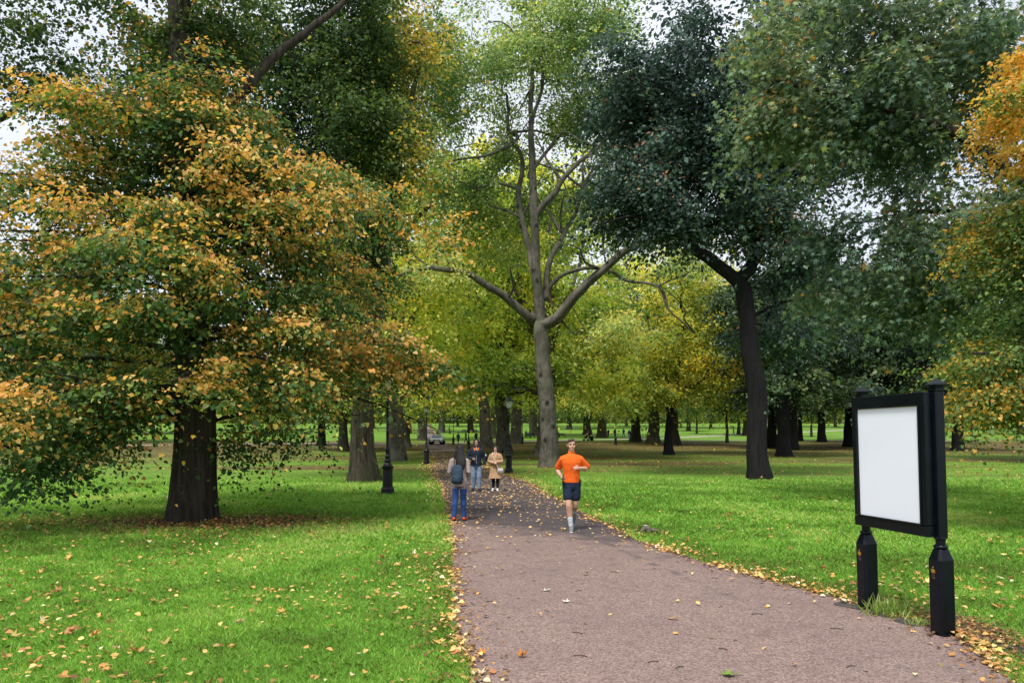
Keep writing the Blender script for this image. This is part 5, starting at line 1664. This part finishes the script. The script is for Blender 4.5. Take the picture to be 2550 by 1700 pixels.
def trousers(z0=.96, hem=.97, r0=1.12, knee=1.22, ank=1.5, infl=.012):
    """hem: share of the leg length covered"""
    def f(k, J, lean, hp, wide):
        torso(k, .80, z0, infl, 0, lean, wide)
        for q in 'lr':
            h, kn, an = J['hip' + q], J['kn' + q], J['an' + q]
            if hem <= .5:
                P = [h + Vector((0, 0, .04)), h.lerp(kn, .3), h.lerp(kn, hem * 2)]; r = [.098 * r0, .098 * r0, .086 * knee]
            else:
                P = [h + Vector((0, 0, .03)), h.lerp(kn, .4), kn, kn.lerp(an, .32) + Vector((0, .014, 0)), kn.lerp(an, .65), kn.lerp(an, (hem - .5) * 2)]; r = [.094 * r0, .086 * r0, .066 * knee, .066 * knee, .052 * knee, .042 * ank]
            k.tube(P, r, 14)
    return f
def shoes(g=1.0):
    def f(k, J, lean, hp, wide, sides='lr'):
        for q in sides:
            an, to = J['an' + q], J['toe' + q]
            d = (to - an); 
            heel = an - d * .22 + Vector((0, 0, -.042))
            k.tube([heel, an.lerp(to, .4) + Vector((0, 0, -.012)), to + d * .10], [.040 * g, .046 * g, .032 * g], 12)
            k.tube([an + Vector((0, 0, .02)), an.lerp(to, .1)], [.044 * g, .046 * g], 10)
    return f
def soles(k, J, lean, hp, wide, sides='lr'):
    for q in sides:
        an, to = J['an' + q], J['toe' + q]
        d = (to - an)
        up = Vector((0, 0, 1)) if abs(d.normalized().z) < .75 else Vector((0, -1, 0))
        k.tube([an - d * .25 + Vector((0, 0, -.068)), an.lerp(to, .5) + Vector((0, 0, -.040)), to + d * .14 + Vector((0, 0, -.016))], [.036, .042, .034], 12, (up, .42))
def socks(lo=.05, hi=.45):
    def f(k, J, lean, hp, wide, sides='lr'):
        for q in sides:
            kn, an = J['kn' + q], J['an' + q]
            k.tube([an.lerp(kn, hi), an.lerp(kn, .2), an, an + Vector((0, 0, -.01))], [.050, .046, .043, .044], 12)
    return f
def short_hair(k, J, hp, Rm):
    k.ell(hp(0, .022, .048), (.080, .092, .080), 16, 10, Rm)
    k.ell(hp(0, .052, .000), (.074, .060, .075), 14, 9, Rm)
    k.ell(hp(-.02, -.050, .098), (.058, .040, .026), 12, 8, Rm)
    for e in (-1, 1): k.ell(hp(e * .070, -.010, .030), (.012, .03, .03), 8, 6, Rm)
def bob_hair(k, J, hp, Rm):
    k.ell(hp(0, .022, .045), (.086, .098, .088), 16, 10, Rm)
    k.ell(hp(0, .055, -.02), (.084, .062, .095), 14, 9, Rm)
    for e in (-1, 1): k.tube([hp(e * .074, -.030, .055), hp(e * .084, -.014, .0), hp(e * .078, .0, -.06)], [.022, .024, .016], 8)
def long_hair(k, J, hp, Rm):
    k.ell(hp(0, .018, .042), (.088, .104, .094), 16, 10, Rm)
    k.loft([(hp(0, .050, .05), .082, .070), (hp(0, .062, -.03), .092, .068), (hp(0, .085, -.13), .115, .060), (hp(0, .110, -.24), .128, .056), (hp(0, .125, -.34), .118, .050), (hp(0, .125, -.43), .085, .040), (hp(0, .12, -.48), .04, .02)], 16)
    k.tube([hp(.078, -.030, .04), hp(.090, -.01, -.04), hp(.100, .02, -.14), (hp(.098, .05, -.25))], [.020, .026, .030, .018], 8)
    k.tube([hp(-.078, -.030, .04), hp(-.090, -.01, -.04), hp(-.100, .02, -.14), (hp(-.098, .05, -.25))], [.020, .026, .030, .018], 8)

# --- the runner
q = gp(1423, 1322)
pose = dict(hipl=(.09, 0, .91), knl=(.075, .03, .49), anl=(.055, .40, .30), toel=(.055, .46, .14),
            shl=(.162, 0, 1.375), shr=(-.162, 0, 1.375), hipr=(-.085, 0, .91), knr=(-.055, -.11, .50), anr=(-.005, -.03, .085), toer=(-.005, -.19, .032),
            ell=(.325, .08, 1.19), wrl=(.145, -.165, 1.205), elr=(-.275, .15, 1.17), wrr=(-.205, -.085, 1.06))
ORANGE = cloth('orange_cloth', (.80, .135, .018), .10)
NAVY = cloth('navy_cloth', (.016, .024, .048))
person('man running towards us in bright orange T-shirt and dark shorts holding a phone', (q.x, q.y, 0), R(-4), 1.79, pose,
       [('t_shirt', top(.925, 1.462, .014, .46, 1.10, .06), ORANGE, .010, 4),
        ('shorts', trousers(.97, .31, .97, 1.10, infl=.008), NAVY, .010, 3),
        ('sock', socks(0, .42), cloth('white_sock', (.55, .60, .64)), None, 0),
        ('trainer', shoes(1.05), plain('grey_trainer', (.17, .18, .19), .7), .007, 2),
        ('sole', soles, plain('white_sole', (.62, .62, .60), .6), None, 0)],
       SKIN, voxel=.0065, lean=.10, head_turn=R(8), head_tilt=R(6), curl=(.75, .55), hair=short_hair, hairm=HAIRB, palms={'l': (-.5, .8, -.2), 'r': (.8, .3, .2)})
run_s = 1.79 / 1.755
ph = MB(); ph.box((0, 0, 0), (.014, .075, .145), bev=.004)
o = part('mobile_phone', ph, plain('phone_black', (.012, .012, .014), .25), None, bevel=.003)
o.location = (q.x - .172 * run_s, q.y - .185 * run_s, 1.035 * run_s); o.rotation_euler = (R(50), R(12), R(-10))
tag(o, "black phone held in the running man's hand", 'phone')

# --- woman with a rucksack, seen from behind
q = gp(1144, 1297)
pose = dict(knl=(.085, .04, .50), anl=(.11, .11, .10), toel=(.12, -.05, .04), knr=(-.085, -.04, .51), anr=(-.10, -.08, .085), toer=(-.12, -.24, .03),
            ell=(.228, .05, 1.14), wrl=(.13, -.18, 1.14), elr=(-.228, .05, 1.14), wrr=(-.12, -.18, 1.12))
person('woman seen from behind with long black hair, blue rucksack and bright blue jeans', (q.x, q.y, 0), R(174), 1.66, pose,
       [('cardigan', top(.80, 1.465, .012, 1.0, 1.08, .06), cloth('pink_grey_wool', (.38, .30, .29)), .010, 4),
        ('jeans', trousers(.95, .97, .95, 1.04, 1.25, infl=.004), cloth('bright_denim', (.026, .070, .22), .3), .010, 3),
        ('shoe', shoes(1.0), plain('orange_red_shoe', (.55, .075, .02), .6), .007, 2),
        ('sole', soles, plain('dark_sole', (.03, .03, .035), .7), None, 0)],
       SKIN, voxel=.008, head_turn=R(24), curl=(.9, .9), hair=long_hair, hairm=HAIRK)
bs = 1.66 / 1.755
root = empty('rucksack', (q.x - .012, q.y - .005, 0), R(174)); root.scale = (bs * .88, bs * .95, bs)
tag(root, 'grey blue rucksack on the back of the black haired woman', 'rucksack')
BAGM = cloth('bag_blue', (.035, .058, .092), .25)
k = MB(); k.loft([((0, .205, .865), .10, .05), ((0, .215, .885), .145, .075), ((0, .22, 1.00), .155, .092), ((0, .215, 1.16), .150, .085), ((0, .20, 1.27), .120, .062), ((0, .19, 1.305), .06, .03)], 18); part('bag', k, BAGM, root, smooth=True)
k = MB(); k.loft([((0, .292, .90), .09, .02), ((0, .305, .93), .11, .028), ((0, .305, 1.05), .11, .028), ((0, .295, 1.08), .09, .02)], 14); part('pocket', k, BAGM, root, smooth=True)
k = MB(); k.tube([(-.03, .20, 1.305), (-.02, .20, 1.345), (.02, .20, 1.345), (.03, .20, 1.305)], .008, 6); part('handle', k, RUBBER, root)
for sx in (-1, 1):
    k = MB(); k.tube([(sx * .09, .16, 1.27), (sx * .11, .08, 1.475), (sx * .125, -.04, 1.475), (sx * .13, -.14, 1.33), (sx * .15, -.12, 1.12), (sx * .165, .03, .98), (sx * .12, .17, .95)], [.016, .018, .02, .02, .014, .012, .01], 8, ((sx, 0, .3), .5)); part('strap', k, RUBBER, root, smooth=True)

# --- man in a dark hood and jacket
q = gp(1186, 1222)
pose = dict(knl=(.10, -.05, .50), anl=(.10, -.02, .085), toel=(.12, -.18, .03), knr=(-.095, .0, .50), anr=(-.11, .07, .10), toer=(-.13, -.08, .035),
            ell=(.265, .05, 1.15), wrl=(.275, -.03, .90), elr=(-.265, .03, 1.14), wrr=(-.13, -.22, 1.10))
def hood(k, J, lean, hp, wide):
    k.loft([(hp(0, .055, -.15), .115, .085), (hp(0, .048, -.08), .100, .090), (hp(0, .042, 0), .098, .088), (hp(0, .040, .06), .094, .088), (hp(0, .038, .11), .070, .070), (hp(0, .036, .135), .03, .03)], 16)
    for e in (-1, 1): k.tube([hp(e * .040, -.050, .115), hp(e * .082, -.055, .06), hp(e * .088, -.050, -.02), hp(e * .075, -.060, -.10), hp(e * .03, -.09, -.145)], [.020, .022, .022, .024, .026], 8)
    k.tube([hp(-.045, -.052, .116), hp(0, -.055, .128), hp(.045, -.052, .116)], [.020, .022, .020], 8)
def collar_v(k, J, lean, hp, wide):
    for e in (-1, 1): k.tube([(e * .085, -.075, 1.475), (e * .055, -.125, 1.40), (e * .020, -.145, 1.31)], [.020, .018, .008], 8, ((0, 1, 0), .5))
def inner(k, J, lean, hp, wide):
    k.tube([(0, -.085, 1.47), (0, -.122, 1.38), (0, -.140, 1.27)], [.05, .038, .008], 10, ((0, 1, 0), .35))
def zipper(k, J, lean, hp, wide):
    k.tube([(0, -.148, 1.27), (0, -.142, 1.12), (0, -.142, .95)], [.006, .006, .006], 6)
person('man in dark hood and navy jacket with orange collar and pale jeans walking towards us', (q.x, q.y, 0), R(4), 1.76, pose,
       [('jacket', top(.86, 1.47, .032, 1.0, 1.34, .05), cloth('navy_jacket', (.018, .027, .045)), .010, 4),
        ('hood', hood, cloth('dark_grey_hood', (.03, .034, .045)), .010, 3),
        ('collar', collar_v, cloth('orange_lining', (.75, .16, .03)), None, 0),
        ('sweater', inner, cloth('cream_top', (.48, .38, .30)), None, 0),
        ('zip', zipper, plain('zip_metal', (.4, .4, .42), .4), None, 0),
        ('jeans', trousers(.96, .97, 1.08, 1.35, 1.75), cloth('pale_denim', (.20, .27, .38), .25), .010, 3),
        ('shoe', shoes(1.05), plain('black_shoe', (.015, .015, .018), .5), .008, 2)],
       SKIN2, voxel=.008, curl=(.5, .9), hairm=HAIRK, palms={'r': (.3, .8, .3)})

# --- woman in a tan coat with folded arms
q = gp(1234, 1222)
pose = dict(knl=(.085, -.03, .50), anl=(.085, -.05, .085), toel=(.10, -.21, .03), knr=(-.085, .02, .50), anr=(-.095, .03, .09), toer=(-.12, -.12, .03),
            ell=(.265, -.02, 1.16), wrl=(.035, -.215, 1.13), elr=(-.265, -.02, 1.16), wrr=(-.02, -.245, 1.10))
def coat(k, J, lean, hp, wide):
    top(.80, 1.475, .034, 1.0, 1.40, .0)(k, J, lean, hp, wide)
    k.loft([((0, 0, .50), .285, .215), ((0, 0, .54), .275, .205), ((0, 0, .72), .230, .170), ((0, 0, .90), .205, .152), ((0, 0, 1.04), .178, .138), ((0, 0, 1.12), .172, .132)], 20)
def belt(k, J, lean, hp, wide):
    k.loft([((0, 0, 1.005), .190, .150), ((0, 0, 1.015), .196, .154), ((0, 0, 1.045), .196, .154), ((0, 0, 1.055), .188, .148)], 20)
def lapel(k, J, lean, hp, wide):
    for e in (-1, 1): k.tube([(e * .07, -.085, 1.49), (e * .075, -.145, 1.40), (e * .03, -.165, 1.27)], [.024, .036, .012], 8, ((0, 1, 0), .35))
def scarf(k, J, lean, hp, wide):
    k.tube([(-.055, -.045, 1.485), (0, -.085, 1.475), (.055, -.045, 1.485)], [.030, .034, .030], 10); k.tube([(0, .03, 1.47), (0, .0, 1.53)], [.07, .06], 12)
buttons = None
TAN = cloth('tan_coat', (.45, .285, .165), .10)
person('woman in knee length tan coat and black leggings with arms folded', (q.x, q.y, 0), R(-6), 1.53, pose,
       [('coat', coat, TAN, .010, 4), ('belt', belt, cloth('coat_belt', (.38, .24, .135)), None, 0), ('lapel', lapel, TAN, None, 0), ('scarf', scarf, cloth('pink_scarf', (.55, .36, .33)), .009, 2), ('button', buttons, plain('dark_button', (.05, .03, .02), .4), None, 0),
        ('leggings', trousers(.95, .96, .92, 1.05, 1.15), cloth('black_leggings', (.012, .012, .014)), .010, 2),
        ('trainer', shoes(1.05), plain('white_trainer', (.62, .60, .58), .6), .008, 2)],
       SKIN, voxel=.008, curl=(.8, .8), hair=bob_hair, hairm=HAIRK, palms={'l': (0, 1, 0), 'r': (0, 1, 0)}, wide=1.04)
hs = 1.53 / 1.755
root = empty('handbag', (q.x, q.y, 0), R(-6)); root.scale = (hs, hs, hs)
tag(root, 'small white shoulder bag at the side of the woman in tan coat', 'handbag')
WH = cloth('white_bag', (.62, .60, .60), .06)
k = MB(); k.loft([((.215, -.175, .72), .10, .03), ((.215, -.178, .73), .112, .045), ((.215, -.178, .87), .112, .048), ((.215, -.176, .90), .10, .03)], 14, ); part('bag', k, WH, root, smooth=True)
k = MB(); k.box((.215, -.232, .845), (.19, .012, .09)); part('flap', k, WH, root, bevel=.004)
k = MB(); k.tube([(.13, -.19, .90), (.04, -.195, 1.14), (-.06, -.175, 1.32), (-.11, -.10, 1.475), (-.115, 0, 1.51)], .013, 8, ((0, 1, 0), .5)); part('strap', k, WH, root, smooth=True)

# --- people too far off to show more than build and clothes
def far_person(px, py, H, rz, label, topc, legc, skin=SKIN2, walk=.22, arm=None, hairm=HAIRK, sit=False, bend=0.0, group='people far off in the park'):
    w_ = walk
    pose = dict(knl=(.09, -w_ * .6, .51), anl=(.09, -w_ * .9, .09), toel=(.10, -w_ * .9 - .15, .04), knr=(-.09, w_ * .3, .50), anr=(-.09, w_ * 1.1, .12), toer=(-.10, w_ * 1.1 - .13, .05))
    if sit: pose = dict(knl=(.11, -.44, .93), anl=(.11, -.46, .50), toel=(.12, -.62, .45), knr=(-.11, -.44, .93), anr=(-.11, -.46, .50), toer=(-.12, -.62, .45))
    if arm: pose.update(arm)
    q = gp(px, py)
    o = person(label, (q.x, q.y, q.z - (.46 * H / 1.755 if sit else 0)), rz, H, pose, [('coat', top(.80, 1.465, .03, 1.0, 1.3, .05), topc, .022, 2), ('trousers', trousers(.95, .97, 1.05, 1.2, 1.5), legc, .022, 2), ('shoe', shoes(1.1), BLACK, .02, 1)],
               skin, voxel=.02, face=False, fine=False, hair=short_hair, hairm=hairm, lean=bend)
    return o
def umbrella(px, py, zt, label, col, dx=0.0):
    q = gp(px, py)
    root = empty('umbrella', (q.x + dx, q.y, q.z)); tag(root, label, 'umbrella')
    k = MB(); n_ = 8
    prof = [(.02, zt), (.28, zt - .04), (.46, zt - .13), (.56, zt - .24)]
    vs = []; fs = []
    for (r_, z) in prof:
        for i in range(n_): a = 2 * math.pi * i / n_; vs.append((r_ * math.cos(a), r_ * math.sin(a), z))
    for j in range(3):
        for i in range(n_): fs.append((j * n_ + i, j * n_ + (i + 1) % n_, (j + 1) * n_ + (i + 1) % n_, (j + 1) * n_ + i))
    fs.append(tuple(range(n_)))
    k.add(vs, fs); part('canopy', k, col, root)
    k = MB(); k.tube([(0, 0, zt + .05), (0, 0, zt - .75)], .014, 6); part('shaft', k, BLACK, root)
    for i in range(n_):
        a = 2 * math.pi * i / n_
        k = MB(); k.tube([(.02 * math.cos(a), .02 * math.sin(a), zt - .012), (.28 * math.cos(a), .28 * math.sin(a), zt - .052), (.555 * math.cos(a), .555 * math.sin(a), zt - .250)], .006, 4); part('rib', k, BLACK, root)
DKC = cloth('dark_coat', (.018, .020, .026)); TEAL = cloth('teal_coat', (.022, .045, .055)); BLU = cloth('blue_coat', (.05, .09, .19)); WHT = cloth('white_shirt', (.55, .55, .56)); ORC = cloth('orange_coat', (.62, .26, .06)); GRY = cloth('grey_coat', (.16, .16, .17))
DEN = cloth('far_denim', (.06, .10, .20)); BLKT = cloth('black_trousers', (.015, .015, .018)); MAR = cloth('maroon_coat', (.10, .035, .035))
UP = dict(elr=(-.25, -.10, 1.22), wrr=(-.08, -.24, 1.34))
far_person(1141, 1104, 1.64, R(165), 'far walker in dark teal coat nearest to the silver car', TEAL, BLKT)
far_person(1160, 1102, 1.64, R(100), 'far walker in dark coat under an umbrella beside the slim lamp post', DKC, BLKT, arm=UP)
umbrella(1158, 1102, 2.0, 'dark umbrella over the walker beside the slim lamp post', DKC, -.1)
far_person(1186, 1103, 1.7, R(180), 'far walker in dark coat just above the hooded man', DKC, BLKT, arm=UP, walk=.1)
umbrella(1183, 1102, 2.0, 'dark umbrella held just above the hooded man in the distance', DKC)
far_person(1310, 1089, 1.5, R(200), 'far visitor in grey standing left of the bench behind the plane', GRY, BLKT, walk=.05)
far_person(1318, 1090, 1.7, R(150), 'far visitor in blue seated on the left bench', BLU, BLKT, sit=True)
far_person(1390, 1089, 1.7, R(150), 'far visitor in navy seated on the bench right of the plane trunk', NAVY, BLKT, sit=True)
far_person(1468, 1097, 1.6, R(-70), 'far person in dark coat bending by the litter bin', DKC, BLKT, bend=.35)
far_person(1460, 1096, 1.35, R(60), 'far person in orange coat stooping behind the pram', ORC, BLKT, bend=.5)
far_person(1515, 1087, 1.55, R(0), 'far stroller in long dark coat left of the lamp base', DKC, DKC, walk=.04)
far_person(1531, 1088, 1.7, R(180), 'far stroller in maroon and jeans just above the lamp base', MAR, DEN, walk=.06)
far_person(1553, 1087, 1.75, R(200), 'far stroller in blue with jeans left of the gnarled trunk', BLU, DEN)
far_person(1567, 1094, 1.85, R(150), 'far walker in navy nearest to the gnarled trunk', NAVY, DEN)
far_person(1612, 1086, 1.7, R(90), 'far walker in white top between the gnarled and grey trunks', WHT, BLKT)
far_person(1827, 1082, 1.65, R(70), 'far walker under a blue umbrella left of the leaning black trunk', GRY, DEN, arm=UP)
umbrella(1822, 1082, 2.0, 'pale blue umbrella over the far walker on the right', BLU, -.05)
far_person(2116, 1071, 1.7, R(190), 'far person in white left of the pushchair near the notice board', WHT, DEN)
far_person(2133, 1071, 1.75, R(170), 'far person in blue grey right of the pushchair near the notice board', BLU, BLKT)
